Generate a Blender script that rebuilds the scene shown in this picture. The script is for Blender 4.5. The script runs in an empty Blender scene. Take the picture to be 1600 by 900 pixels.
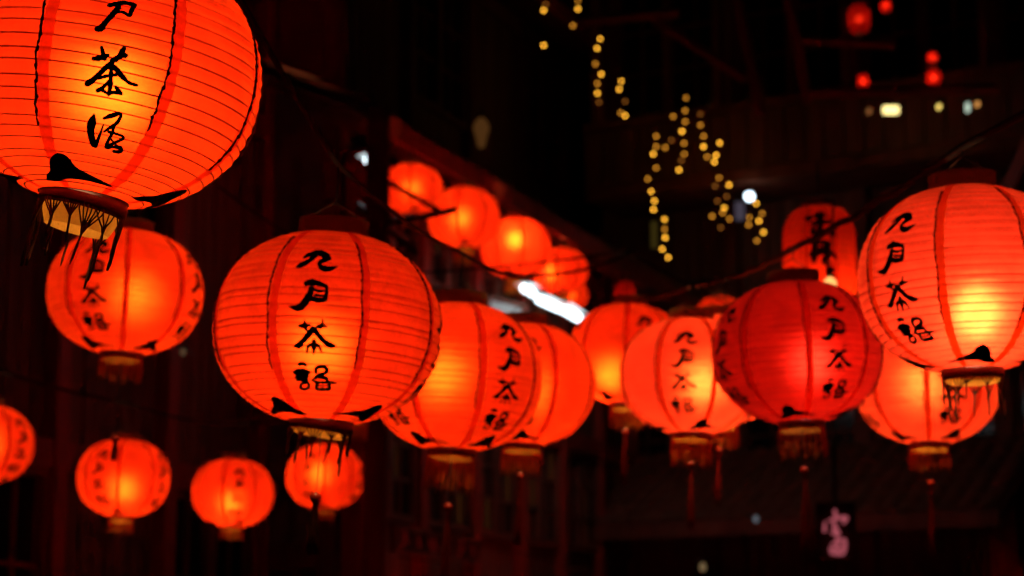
import bpy, bmesh, math, random
from mathutils import Vector, Matrix, Euler

random.seed(7)
R_ = math.radians
sc = bpy.context.scene
COL = sc.collection

# ------------------------------------------------------------------ camera
CAM_LOC = Vector((0.0, 0.0, 1.6))
PITCH = R_(10.0)
LENS, SENSOR = 76.6, 36.0
FPX = LENS / SENSOR * 1600.0
cam_d = bpy.data.cameras.new('camera')
cam = bpy.data.objects.new('camera', cam_d)
COL.objects.link(cam)
cam.location = CAM_LOC
cam.rotation_euler = (math.pi / 2 + PITCH, 0, 0)
cam_d.lens = LENS
cam_d.sensor_width = SENSOR
cam_d.clip_start = 0.05
cam_d.clip_end = 1000
cam_d.dof.use_dof = True
cam_d.dof.focus_distance = 3.36
cam_d.dof.aperture_fstop = 5.0
cam_d.dof.aperture_blades = 7
cam_d.dof.aperture_rotation = R_(12)
sc.camera = cam

# ------------------------------------------------------------------ world (night sky)
w = bpy.data.worlds.new('World')
sc.world = w
w.use_nodes = True
nt = w.node_tree
bg = nt.nodes['Background']
sky = nt.nodes.new('ShaderNodeTexSky')
sky.sky_type = 'NISHITA'
sky.sun_disc = False
sky.sun_elevation = R_(-7.0)
sky.sun_rotation = R_(200)
nt.links.new(sky.outputs[0], bg.inputs[0])
bg.inputs[1].default_value = 0.05

# ------------------------------------------------------------------ colour management and sampling
sc.view_settings.view_transform = 'Standard'
sc.view_settings.look = 'None'
sc.view_settings.exposure = 0.0
sc.view_settings.gamma = 1.0
sc.view_settings.use_curve_mapping = False
sc.render.engine = 'CYCLES'
cy = sc.cycles
cy.use_denoising = True
cy.max_bounces = 10
cy.diffuse_bounces = 6
cy.glossy_bounces = 4
cy.transmission_bounces = 10
cy.transparent_max_bounces = 8
cy.sample_clamp_indirect = 4.0
cy.caustics_reflective = False
cy.caustics_refractive = False
cy.use_adaptive_sampling = True
cy.adaptive_threshold = 0.015


# ================================================================== helpers
def P(u, v, d):
    """point seen at pixel (u, v) of a 1600 x 900 picture, d metres along the view axis"""
    c, s = math.cos(PITCH), math.sin(PITCH)
    fwd, right, up = Vector((0, c, s)), Vector((1, 0, 0)), Vector((0, -s, c))
    return CAM_LOC + fwd * d + right * ((u - 800) / FPX * d) + up * ((450 - v) / FPX * d)


class MB:
    def __init__(self):
        self.v, self.f = [], []

    def quad_grid(self, rows, close_u=False):
        base = len(self.v)
        n = len(rows[0])
        for r in rows:
            self.v += [tuple(p) for p in r]
        for i in range(len(rows) - 1):
            for j in range(n if close_u else n - 1):
                k = (j + 1) % n
                self.f.append((base + i * n + j, base + i * n + k, base + (i + 1) * n + k, base + (i + 1) * n + j))
        return self

    def box(self, x0, x1, y0, y1, z0, z1):
        b = len(self.v)
        self.v += [(x0, y0, z0), (x1, y0, z0), (x1, y1, z0), (x0, y1, z0),
                   (x0, y0, z1), (x1, y0, z1), (x1, y1, z1), (x0, y1, z1)]
        for f in ((0, 3, 2, 1), (4, 5, 6, 7), (0, 1, 5, 4), (1, 2, 6, 5), (2, 3, 7, 6), (3, 0, 4, 7)):
            self.f.append(tuple(b + i for i in f))
        return self

    def bevel_box(self, x0, x1, y0, y1, z0, z1, c):
        """box with chamfered long (z) edges"""
        pts = [(x0 + c, y0), (x1 - c, y0), (x1, y0 + c), (x1, y1 - c), (x1 - c, y1), (x0 + c, y1), (x0, y1 - c), (x0, y0 + c)]
        b = len(self.v)
        self.v += [(x, y, z0) for x, y in pts] + [(x, y, z1) for x, y in pts]
        for i in range(8):
            j = (i + 1) % 8
            self.f.append((b + i, b + j, b + 8 + j, b + 8 + i))
        self.f.append(tuple(b + i for i in reversed(range(8))))
        self.f.append(tuple(b + 8 + i for i in range(8)))
        return self

    def tube(self, path, rad, seg=6, cap=True):
        path = [Vector(p) for p in path]
        n = len(path)
        if not hasattr(rad, '__len__'):
            rad = [rad] * n
        rows = []
        prev = None
        for i, p in enumerate(path):
            t = (path[min(i + 1, n - 1)] - path[max(i - 1, 0)]).normalized()
            if prev is None:
                a = Vector((1, 0, 0)) if abs(t.x) < 0.8 else Vector((0, 1, 0))
                nrm = t.cross(a).normalized()
            else:
                nrm = (prev - t * prev.dot(t))
                nrm = nrm.normalized() if nrm.length > 1e-9 else t.orthogonal().normalized()
            prev = nrm
            bn = t.cross(nrm)
            rows.append([p + (nrm * math.cos(2 * math.pi * k / seg) + bn * math.sin(2 * math.pi * k / seg)) * rad[i] for k in range(seg)])
        b = len(self.v)
        self.quad_grid(rows, True)
        if cap:
            self.f.append(tuple(b + k for k in reversed(range(seg))))
            self.f.append(tuple(b + (n - 1) * seg + k for k in range(seg)))
        return self

    def lathe(self, prof, seg=32, close=False):
        """prof: list of (r, z)"""
        pr = prof + [prof[0]] if close else prof
        self.quad_grid([[(r * math.cos(2 * math.pi * k / seg), r * math.sin(2 * math.pi * k / seg), z) for k in range(seg)] for r, z in pr], True)
        return self

    def mesh(self, name, m, smooth=True):
        me = bpy.data.meshes.new(name)
        me.from_pydata(self.v, [], self.f)
        me.materials.append(m)
        if smooth:
            me.polygons.foreach_set('use_smooth', [True] * len(me.polygons))
        me.update()
        return me

    def obj(self, name, m, parent=None, smooth=True):
        return link(name, self.mesh(name, m, smooth), parent)


def link(name, data, parent=None):
    o = bpy.data.objects.new(name, data)
    COL.objects.link(o)
    if parent is not None:
        o.parent = parent
    return o


def tag(o, label, cat, group=None):
    o['label'] = label
    o['category'] = cat
    if group:
        o['group'] = group
    return o


def smooth_path(pts, n=6):
    """Catmull-Rom through tuples of any length"""
    out = []
    m = len(pts)
    if m < 3:
        a, b = pts
        return [tuple(a[k] + (b[k] - a[k]) * i / n for k in range(len(a))) for i in range(n + 1)]
    for i in range(m - 1):
        p0, p1, p2, p3 = pts[max(i - 1, 0)], pts[i], pts[i + 1], pts[min(i + 2, m - 1)]
        for q in range(n):
            t = q / n
            out.append(tuple(0.5 * (2 * p1[k] + (p2[k] - p0[k]) * t + (2 * p0[k] - 5 * p1[k] + 4 * p2[k] - p3[k]) * t * t
                                    + (3 * p1[k] - p0[k] - 3 * p2[k] + p3[k]) * t ** 3) for k in range(len(p1))))
    out.append(tuple(pts[-1]))
    return out


# ================================================================== materials
def new_mat(name):
    m = bpy.data.materials.new(name)
    m.use_nodes = True
    t = m.node_tree
    for n in list(t.nodes):
        if n.type != 'OUTPUT_MATERIAL':
            t.nodes.remove(n)
    return m, t, t.nodes['Material Output'] if 'Material Output' in t.nodes else t.nodes[0]


def noisy(name, c1, c2, scale=8.0, rough=0.7, stretch=(1, 1, 1), bump=0.0, spec=0.3, metallic=0.0, detail=5.0):
    m, t, out = new_mat(name)
    b = t.nodes.new('ShaderNodeBsdfPrincipled')
    tc = t.nodes.new('ShaderNodeTexCoord')
    mp = t.nodes.new('ShaderNodeMapping')
    mp.inputs['Scale'].default_value = stretch
    nz = t.nodes.new('ShaderNodeTexNoise')
    nz.inputs['Scale'].default_value = scale
    nz.inputs['Detail'].default_value = detail
    oi = t.nodes.new('ShaderNodeObjectInfo')
    ad = t.nodes.new('ShaderNodeVectorMath')
    t.links.new(tc.outputs['Object'], ad.inputs[0])
    t.links.new(oi.outputs['Random'], ad.inputs[1])
    t.links.new(ad.outputs[0], mp.inputs[0])
    t.links.new(mp.outputs[0], nz.inputs['Vector'])
    cr = t.nodes.new('ShaderNodeValToRGB')
    cr.color_ramp.elements[0].position = 0.3
    cr.color_ramp.elements[1].position = 0.7
    cr.color_ramp.elements[0].color = (*c1, 1)
    cr.color_ramp.elements[1].color = (*c2, 1)
    t.links.new(nz.outputs['Fac'], cr.inputs[0])
    t.links.new(cr.outputs[0], b.inputs['Base Color'])
    b.inputs['Roughness'].default_value = rough
    b.inputs['Specular IOR Level'].default_value = spec
    b.inputs['Metallic'].default_value = metallic
    if bump:
        bp = t.nodes.new('ShaderNodeBump')
        bp.inputs['Strength'].default_value = bump
        bp.inputs['Distance'].default_value = 0.01
        t.links.new(nz.outputs['Fac'], bp.inputs['Height'])
        t.links.new(bp.outputs[0], b.inputs['Normal'])
    t.links.new(b.outputs[0], out.inputs[0])
    return m


def glow(name, col, strength):
    m, t, out = new_mat(name)
    e = t.nodes.new('ShaderNodeEmission')
    e.inputs[0].default_value = (*col, 1)
    e.inputs[1].default_value = strength
    t.links.new(e.outputs[0], out.inputs[0])
    return m


def paper(name, trans, refl, forward, fw_weight, rough=0.95, gain=1.0, opaque=0.42, ior=1.32):
    """oiled lantern paper: diffuse transmission, a forward-scattering lobe that shows the bulb, a dull sheen"""
    m, t, out = new_mat(name)
    N, L = t.nodes.new, t.links.new
    tc = N('ShaderNodeTexCoord')
    oi = N('ShaderNodeObjectInfo')
    ad = N('ShaderNodeVectorMath')
    mul = N('ShaderNodeVectorMath')
    mul.operation = 'SCALE'
    mul.inputs['Scale'].default_value = 9.0
    L(oi.outputs['Random'], mul.inputs[0])
    L(tc.outputs['Object'], ad.inputs[0])
    L(mul.outputs[0], ad.inputs[1])
    nz = N('ShaderNodeTexNoise')
    nz.inputs['Scale'].default_value = 13
    nz.inputs['Distortion'].default_value = 0.6
    nz.inputs['Detail'].default_value = 6
    L(ad.outputs[0], nz.inputs['Vector'])
    fz = N('ShaderNodeTexNoise')                       # paper fibres
    fz.inputs['Scale'].default_value = 160
    fz.inputs['Detail'].default_value = 3
    L(ad.outputs[0], fz.inputs['Vector'])
    sm = N('ShaderNodeMath')
    sm.operation = 'MULTIPLY_ADD'
    sm.inputs[1].default_value = 0.45
    L(fz.outputs['Fac'], sm.inputs[0])
    L(nz.outputs['Fac'], sm.inputs[2])
    mr = N('ShaderNodeMapRange')
    mr.inputs['From Min'].default_value = 0.45
    mr.inputs['From Max'].default_value = 1.0
    mr.inputs['To Min'].default_value = 0.70 * gain
    mr.inputs['To Max'].default_value = 1.12 * gain
    L(sm.outputs[0], mr.inputs[0])
    vz = N('ShaderNodeTexVoronoi')                     # a few specks
    vz.inputs['Scale'].default_value = 22
    L(ad.outputs[0], vz.inputs['Vector'])
    vr = N('ShaderNodeMapRange')
    vr.inputs['From Min'].default_value = 0.02
    vr.inputs['From Max'].default_value = 0.05
    vr.inputs['To Min'].default_value = 0.72
    vr.inputs['To Max'].default_value = 1.0
    L(vz.outputs['Distance'], vr.inputs[0])
    mm = N('ShaderNodeMath')
    mm.operation = 'MULTIPLY'
    L(mr.outputs[0], mm.inputs[0])
    L(vr.outputs[0], mm.inputs[1])

    def tint(col):
        v = N('ShaderNodeVectorMath')
        v.operation = 'SCALE'
        v.inputs[0].default_value = col
        L(mm.outputs[0], v.inputs['Scale'])
        return v.outputs[0]
    tr = N('ShaderNodeBsdfTranslucent')
    L(tint(trans), tr.inputs[0])
    df = N('ShaderNodeBsdfDiffuse')
    L(tint(refl), df.inputs[0])
    rf = N('ShaderNodeBsdfRefraction')
    rf.inputs['IOR'].default_value = ior
    rf.inputs['Roughness'].default_value = rough
    L(tint(forward), rf.inputs[0])
    a1 = N('ShaderNodeMixShader')
    a1.inputs[0].default_value = opaque
    L(tr.outputs[0], a1.inputs[1])
    L(df.outputs[0], a1.inputs[2])
    a2 = N('ShaderNodeMixShader')
    a2.inputs[0].default_value = fw_weight
    L(a1.outputs[0], a2.inputs[1])
    L(rf.outputs[0], a2.inputs[2])
    L(a2.outputs[0], out.inputs[0])
    return m


M = {}
M['paper'] = paper('red_paper', (0.92, 0.032, 0.005), (0.75, 0.024, 0.005), (0.95, 0.085, 0.007), 0.20)
M['paper_faded'] = paper('faded_red_paper', (0.92, 0.052, 0.021), (0.75, 0.040, 0.017), (0.95, 0.125, 0.034), 0.20)
M['paper_deep'] = paper('deep_red_paper', (0.62, 0.008, 0.003), (0.55, 0.010, 0.004), (0.75, 0.030, 0.014), 0.18)
M['strip'] = paper('strip_paper', (0.96, 0.46, 0.05), (0.5, 0.02, 0.004), (0.9, 0.25, 0.02), 0.10, opaque=0.12)
M['card'] = paper('brown_card', (0.30, 0.18, 0.06), (0.34, 0.21, 0.09), (0.4, 0.22, 0.08), 0.03, opaque=0.78)
M['reflector_amber'] = paper('amber_reflector', (0.85, 0.36, 0.04), (0.70, 0.30, 0.04), (0.7, 0.3, 0.05), 0.05, opaque=0.45)
M['lining'] = paper('yellow_lining', (0.85, 0.37, 0.05), (0.72, 0.33, 0.05), (0.8, 0.4, 0.06), 0.05, opaque=0.55)
M['rib'] = noisy('wire_rib', (0.10, 0.005, 0.002), (0.16, 0.010, 0.003), 60, 0.6)
M['ink'] = noisy('black_ink', (0.003, 0.002, 0.002), (0.009, 0.005, 0.004), 40, 0.55, spec=0.2)
M['seam'] = noisy('tarred_seam', (0.003, 0.002, 0.002), (0.02, 0.006, 0.004), 90, 0.6)
M['hoop'] = noisy('red_lacquered_hoop', (0.10, 0.012, 0.006), (0.18, 0.025, 0.010), 14, 0.45)
M['hoop_top'] = noisy('brown_card_hoop', (0.20, 0.075, 0.025), (0.34, 0.15, 0.05), 14, 0.6)
M['thread_gold'] = noisy('gold_thread', (0.42, 0.10, 0.02), (0.66, 0.24, 0.05), 50, 0.5)
M['thread_gold'] = paper('gold_thread', (0.95, 0.27, 0.03), (0.85, 0.24, 0.03), (0.9, 0.27, 0.03), 0.03, opaque=0.5)
M['thread_dark'] = noisy('dark_thread', (0.025, 0.006, 0.003), (0.12, 0.030, 0.010), 50, 0.5)  # thread in dark red-brown tones
M['thread_red'] = noisy('red_thread', (0.28, 0.018, 0.008), (0.42, 0.04, 0.016), 50, 0.55)
M['bead'] = noisy('red_bead', (0.5, 0.03, 0.012), (0.6, 0.06, 0.02), 20, 0.2, spec=0.6)
M['cable'] = noisy('black_cable', (0.012, 0.008, 0.007), (0.028, 0.015, 0.011), 30, 0.7, spec=0.15)
M['wire'] = noisy('rusty_wire', (0.06, 0.03, 0.02), (0.12, 0.06, 0.035), 60, 0.5, metallic=0.6)
M['socket'] = noisy('bulb_socket', (0.03, 0.03, 0.03), (0.05, 0.05, 0.05), 20, 0.4)
M['wood'] = noisy('dark_timber', (0.16, 0.040, 0.020), (0.32, 0.095, 0.048), 5, 0.65, (1, 1, 0.12), 0.4)
M['wood_red'] = noisy('red_painted_timber', (0.38, 0.035, 0.018), (0.52, 0.07, 0.035), 5, 0.55, (1, 1, 0.15), 0.3)
M['plank'] = noisy('weathered_plank', (0.16, 0.065, 0.036), (0.32, 0.14, 0.08), 6, 0.75, (1, 1, 0.1), 0.5)
M['plaster'] = noisy('stained_plaster', (0.25, 0.20, 0.15), (0.42, 0.35, 0.27), 1.8, 0.85, bump=0.3)
M['soffit'] = noisy('pale_soffit_board', (0.45, 0.43, 0.40), (0.6, 0.58, 0.54), 4, 0.7)
M['tile'] = noisy('clay_roof_tile', (0.22, 0.06, 0.035), (0.40, 0.12, 0.07), 7, 0.6, bump=0.3)
M['stone'] = noisy('lane_stone', (0.16, 0.15, 0.14), (0.28, 0.26, 0.24), 1.5, 0.8, bump=0.5)
M['metal'] = noisy('painted_metal', (0.04, 0.03, 0.028), (0.08, 0.06, 0.05), 12, 0.4)
M['shade'] = noisy('enamel_shade', (0.6, 0.6, 0.58), (0.75, 0.75, 0.72), 12, 0.35)
M['glass'] = noisy('window_glass', (0.012, 0.010, 0.010), (0.02, 0.018, 0.016), 3, 0.12, spec=0.5)
M['cloth'] = noisy('cream_cloth', (0.55, 0.45, 0.30), (0.7, 0.6, 0.42), 6, 0.85)
M['sign'] = noisy('dark_sign_board', (0.05, 0.015, 0.010), (0.09, 0.03, 0.018), 6, 0.5)

# ================================================================== large structure
g = MB()
gs = 24
g.quad_grid([[(-150 + 300 * i / gs, -60 + 300 * j / gs, 0) for i in range(gs + 1)] for j in range(gs + 1)])
go = g.obj('ground', M['stone'], None)
go['kind'] = 'structure'


def frame_root(name, A, B):
    """Empty at A (x, y, z); local +x runs to B, local -y faces the viewer's side"""
    A, B = Vector(A), Vector(B)
    d = B - A
    root = link(name, None)
    root.location = A
    root.rotation_euler = (0, 0, math.atan2(d.y, d.x))
    return root, math.hypot(d.x, d.y)


MESHC = {}


def box_mesh(key, m, sx, sy, sz, c=0.008):
    """centred on x and y, standing on z = 0"""
    k = (key, m.name, round(sx, 3), round(sy, 3), round(sz, 3))
    if k not in MESHC:
        MESHC[k] = MB().bevel_box(-sx / 2, sx / 2, -sy / 2, sy / 2, 0, sz, min(c, sx / 4, sy / 4)).mesh(key, m, False)
    return MESHC[k]


def put_box(name, parent, m, x, y, z, sx, sy, sz):
    o = link(name, box_mesh(name, m, sx, sy, sz), parent)
    o.location = (x, y, z)
    return o


def hbeam(name, parent, m, x0, x1, y, z, sy, sz):
    """horizontal beam lying along x with its centre line at y, bottom at z"""
    k = (name, m.name, round(x1 - x0, 3), sy, sz)
    if k not in MESHC:
        MESHC[k] = MB().box(0, x1 - x0, -sy / 2, sy / 2, 0, sz).mesh(name, m, False)
    o = link(name, MESHC[k], parent)
    o.location = (x0, y, z)
    return o


def window(parent, x, z, wd, ht, nx, nz, lit=None, frame='wood'):
    """window unit standing in the bay: frame with mullions and panes as its pieces"""
    f = MB()
    t = 0.06
    f.box(0, t, -0.05, 0.05, 0, ht).box(wd - t, wd, -0.05, 0.05, 0, ht)
    f.box(t, wd - t, -0.05, 0.05, 0, t).box(t, wd - t, -0.05, 0.05, ht - t, ht)
    k = ('window', frame, round(wd, 3), round(ht, 3))
    if k not in MESHC:
        MESHC[k] = f.mesh('window', M[frame], False)
    o = link('window', MESHC[k], parent)
    o.location = (x, 0, z)
    iw, ih = wd - 2 * t, ht - 2 * t
    b = 0.03
    for i in range(1, nx):
        m = link('mullion', box_mesh('mullion', M[frame], b, 0.05, ih), o)
        m.location = (t + iw * i / nx, 0, t)
    for j in range(1, nz):
        kk = ('rail', frame, round(iw, 3))
        if kk not in MESHC:
            MESHC[kk] = MB().box(0, iw, -0.022, 0.022, -b / 2, b / 2).mesh('rail', M[frame], False)
        m = link('rail', MESHC[kk], o)
        m.location = (t, 0, t + ih * j / nz)
    for i in range(nx):
        for j in range(nz):
            mm = M['glass']
            if lit and random.random() < lit[1]:
                mm = lit[0]
            kk = ('pane', mm.name, round(iw / nx, 3), round(ih / nz, 3))
            if kk not in MESHC:
                MESHC[kk] = MB().box(0.012, iw / nx - 0.012, -0.004, 0.004, 0.012, ih / nz - 0.012).mesh('pane', mm, False)
            pn = link('pane', MESHC[kk], o)
            pn.location = (t + iw * i / nx, 0.01 + random.uniform(-0.004, 0.004), t + ih * j / nz)
            pn.rotation_euler = (random.gauss(0, 0.012), 0, random.gauss(0, 0.012))
    return o


def plank_bay(parent, x0, x1, z0, z1, m='plank', step=0.17):
    n = max(1, int(round((x1 - x0) / step)))
    wd = (x1 - x0) / n
    for i in range(n):
        o = link('plank', box_mesh('plank', M[m], wd - 0.012, 0.03, z1 - z0, 0.006), parent)
        o.location = (x0 + wd * (i + 0.5), 0.02 + random.uniform(-0.006, 0.006), z0)
    bk = MB().box(x0, x1, 0.05, 0.08, z0, z1).obj('backing', M['wood'], parent, False)
    return bk


def facade(name, label, A, B, storeys, nbay, spec, post='wood', lit=None, group=None):
    """storeys: list of (z0, z1); spec(floor, bay) -> 'w' window, 'p' planks, 'l' plaster"""
    root, L = frame_root(name, A, B)
    tag(root, label, 'building', group)
    bw = L / nbay
    top = storeys[-1][1]
    for i in range(nbay + 1):
        put_box('post', root, M[post], bw * i, -0.01, 0, 0.16, 0.18, top)
    for fl, (z0, z1) in enumerate(storeys):
        hbeam('beam', root, M[post], 0.0, L, -0.012, z1 - 0.18, 0.14, 0.18)
        for b in range(nbay):
            x0, x1 = bw * b + 0.08, bw * (b + 1) - 0.08
            k = spec(fl, b)
            if k == 'w':
                sill = z0 + (z1 - z0) * 0.34
                plank_bay(root, x0, x1, z0, sill)
                n = 2
                wd = (x1 - x0) / n
                for q in range(n):
                    window(root, x0 + wd * q + 0.004, sill + 0.004, wd - 0.008, z1 - 0.18 - sill - 0.008, 2, 3, lit)
            elif k == 'p':
                plank_bay(root, x0, x1, z0, z1 - 0.18)
            else:
                MB().box(x0, x1, 0.0, 0.12, z0, z1 - 0.18).obj('plaster_panel', M['plaster'], root, False)
    # inner wall keeps the building closed
    MB().box(0, L, 0.5, 0.6, 0, top).obj('inner_wall', M['wood'], root, False)
    return root, L, bw


def tile_mesh(wd, ln):
    k = ('tile', round(wd, 3), round(ln, 3))
    if k not in MESHC:
        rows = []
        for s in (0, 1):
            rows.append([(wd * (i / 6 - 0.5), -ln * s, 0.035 * math.sin(math.pi * i / 6) + 0.02 * s) for i in range(7)])
        mb = MB().quad_grid(rows)
        mb.quad_grid([[(x, y, z - 0.015) for x, y, z in rows[1]], rows[1]])
        MESHC[k] = mb.mesh('tile', M['tile'], True)
    return MESHC[k]


def eave(parent, x0, x1, z, out, drop, back=0.0, tiles=True, nrow=4, soffit='wood', tw=0.22, fascia='wood_red'):
    """pent roof running along x, its wall edge at z, its outer edge `out` metres before the wall and `drop` lower"""
    L = x1 - x0
    ang = math.atan2(drop, out)
    ln = math.hypot(drop, out)
    mb = MB()
    mb.quad_grid([[(x0, back, z + drop * back / out), (x1, back, z + drop * back / out)], [(x0, -out, z - drop), (x1, -out, z - drop)]])
    mb.quad_grid([[(x0, -out, z - drop - 0.05), (x1, -out, z - drop - 0.05)], [(x0, back, z - 0.05 + drop * back / out), (x1, back, z - 0.05 + drop * back / out)]])
    mb.obj('roof_board', M[soffit], parent, False)
    k = ('fascia', round(L, 3))
    MB().box(x0, x1, -out - 0.045, -out - 0.003, z - drop - 0.14, z - drop + 0.02).obj('fascia', M[fascia], parent, False)
    n = int(L / 0.6)
    for i in range(n + 1):
        r = MB().box(-0.035, 0.035, -ln + 0.02, -0.06, -0.13, -0.056).obj('rafter', M['wood'], parent, False)
        r.location = (x0 + 0.05 + (L - 0.1) * i / n, 0, z)
        r.rotation_euler = (ang, 0, 0)
    if tiles:
        nt_ = int(L / tw)
        tl = (ln + back) / nrow
        for i in range(nt_):
            for j in range(nrow):
                o = link('tile', tile_mesh(tw * 0.98, tl * 1.12), parent)
                yy = back - tl * j * math.cos(ang)
                o.location = (x0 + tw * (i + 0.5) + random.uniform(-0.006, 0.006), yy, z + drop * yy / out + 0.022 + random.uniform(0, 0.006))
                o.rotation_euler = (ang, 0, random.gauss(0, 0.012))


# --- left row of the lane: timber house, and the tea house beyond it whose eave carries lanterns
DIR = Vector((0.34, 0.94, 0)).normalized()
NRM = Vector((DIR.y, -DIR.x, 0))
amber = glow('dim_window_light', (1.0, 0.26, 0.05), 0.022)

A0 = Vector((-4.75, 9.6, 0)) + DIR * 0.55
B0 = A0 + DIR * 7.44
lh, Llh, bwl = facade('timber_house', 'dark timber house with red posts behind the smallest lanterns', A0, B0,
                      [(0, 3.1), (3.1, 6.0), (6.0, 8.8)], 5, lambda f, b: 'w' if (f + b) % 2 == 0 else ('p' if f < 2 else 'l'), 'wood_red', (amber, 0.0))
eave(lh, -0.3, Llh + 0.3, 9.1, 0.9, 0.35, 0.5, nrow=3)

A1 = Vector((-1.75, 15.75, 0)) + DIR * 1.5
B1 = A1 + DIR * 10.0
th, Lth, bwt = facade('tea_house', 'dark timber tea house under a long sloping eave hung with lanterns', A1, B1,
                      [(0, 2.2), (2.2, 4.0), (4.0, 5.75)], 8, lambda f, b: 'w' if f >= 1 else 'p', 'wood_red', (amber, 0.18))
eave(th, -1.7, Lth, 6.0, 0.85, 0.40, 1.2, nrow=5, soffit='soffit')
# gable end of the tea house that faces the camera
e0 = A1 + Vector((-DIR.y, DIR.x, 0)) * 2.4
ge, Lge = frame_root('gable_wall', e0, A1)
tag(ge, 'tall plastered end wall of the tea house with timber framing', 'wall')
MB().box(0.04, Lge - 0.12, 0.0, 0.14, 0, 8.3).obj('plaster_panel', M['plaster'], ge, False)
for x in (0.0, Lge * 0.5, Lge - 0.2):
    put_box('post', ge, M['wood'], x, -0.03, 0, 0.17, 0.12, 8.4)
for z in (2.4, 4.3, 8.2):
    hbeam('beam', ge, M['wood'], 0.09, Lge - 0.29, -0.02, z, 0.09, 0.2)
plank_bay(ge, 0.1, Lge * 0.5 - 0.1, 2.62, 4.28)
# upper attic storey of the tea house, set back
A1b = A1 - NRM * 1.25 + DIR * 0.6
ua, Lua, _ = facade('attic_storey', 'dark set-back upper storey above the tea house roof', A1b + Vector((0, 0, 6.45)), A1b + DIR * 10 + Vector((0, 0, 6.45)),
                    [(0, 2.6)], 6, lambda f, b: 'p' if b % 2 else 'w', 'wood')
eave(ua, -0.3, Lua, 2.8, 0.8, 0.35, 0.8, nrow=3)

# --- right side: three-storey house closing the bend
A2 = Vector((1.15, 24.5, 0))
B2 = Vector((9.0, 19.8, 0))
rh, Lrh, bwr = facade('balcony_house', 'dark three-storey house with balcony bands at the bend of the lane', A2, B2,
                      [(0, 2.6), (2.6, 5.4), (5.4, 6.9), (6.9, 9.6)], 6, lambda f, b: ('p' if f in (0, 2) else 'w'), 'wood')
# balcony parapet and railing
MB().box(0.2, Lrh + 0.3, -1.0, 0.0, 6.72, 6.86).obj('balcony_floor', M['wood'], rh, False)
for i in range(int(Lrh / 0.22)):
    o = link('parapet_board', box_mesh('parapet_board', M['plank'], 0.205, 0.03, 0.62), rh)
    o.location = (0.3 + 0.22 * i, -0.98 + random.uniform(-0.004, 0.004), 6.87)
hbeam('handrail', rh, M['wood'], 0.2, Lrh + 0.3, -0.98, 7.5, 0.1, 0.09)
for i in range(7):
    put_box('balcony_post', rh, M['wood'], 0.3 + i * (Lrh - 0.2) / 6, -0.9, 7.6, 0.1, 0.1, 2.1)
for (u0, v0, u1, v1, dd) in ((1022, 30, 1168, 126, 22.3), (1150, -10, 1190, 180, 22.2), (1060, 20, 900, 34, 22.6), (1230, -10, 1262, 160, 21.8), (1250, 62, 1400, 70, 21.3), (1262, 145, 1560, 138, 21.2)):
    o = MB().tube([P(u0, v0, dd), P(u1, v1, dd - 0.15)], 0.055, 4).obj('brace', M['wood_red'], rh, False)
    o.matrix_parent_inverse = (Matrix.Translation(rh.location) @ Matrix.Rotation(rh.rotation_euler.z, 4, 'Z')).inverted()
eave(rh, -0.2, Lrh + 0.2, 9.95, 1.3, 0.45, 0.6, nrow=4)
eave(rh, 0.1, Lrh - 4.2, 3.95, 1.5, 0.85, 0.0, nrow=7, tw=0.2, fascia='wood')

# --- house behind, at the end of the view, on which the fairy lights hang
A3 = Vector((-3.0, 34.0, 0))
B3 = Vector((8.0, 34.0, 0))
bh, Lbh, _ = facade('far_gabled_house', 'unlit gabled house rising behind the fairy lights', A3, B3,
                    [(0, 3.0), (3.0, 6.2), (6.2, 9.4)], 7, lambda f, b: 'w' if b % 2 else 'l', 'wood')
eave(bh, -0.4, Lbh + 0.4, 9.9, 1.2, 0.6, 1.5, nrow=4)
MB().quad_grid([[(-0.4, 1.5, 10.66), (Lbh / 2, 1.5, 14.2)], [(Lbh + 0.4, 1.5, 10.66), (Lbh / 2, 1.5, 14.2)]]).obj('gable', M['wood'], bh, False)

# --- house behind the camera's right shoulder side, closing the lane there (seen at the picture's right edge)
A4 = Vector((4.3, 17.5, 0))
B4 = Vector((3.1, 7.5, 0))
ch, Lch, _ = facade('corner_shop_house', 'dark plank shop house along the right side of the lane', A4, B4,
                    [(0, 2.6), (2.6, 4.6)], 6, lambda f, b: 'p' if f == 0 else 'w', 'wood')
eave(ch, -0.2, Lch + 0.2, 4.85, 0.7, 0.3, 0.6, nrow=3)


# ================================================================== lanterns
RL = 0.25                       # belly radius of the round lanterns, metres
HOOP_R = 0.275                  # hoop radius as a share of RL
NRIB = 30


def profile(nsub, half=0.84, n=2.2, rim=0.29):
    """profile points (r, z, s) of the belly from bottom to top at even arc length, unit radius"""
    ph0 = math.acos(rim ** (n / 2))
    tab = []
    s = 0
    last = None
    for i in range(2001):
        ph = -ph0 + 2 * ph0 * i / 2000
        r = math.cos(ph) ** (2 / n)
        z = half * math.copysign(abs(math.sin(ph)) ** (2 / n), ph)
        if last:
            s += math.hypot(r - last[0], z - last[1])
        last = (r, z)
        tab.append((s, r, z))
    out = []
    k = 0
    for i in range(nsub + 1):
        t = s * i / nsub
        while k < len(tab) - 2 and tab[k + 1][0] < t:
            k += 1
        a, b = tab[k], tab[k + 1]
        f = (t - a[0]) / (b[0] - a[0]) if b[0] > a[0] else 0
        out.append((a[1] + (b[1] - a[1]) * f, a[2] + (b[2] - a[2]) * f))
    return out


PROF = profile(400)
ZTOP = PROF[-1][1]


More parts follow.
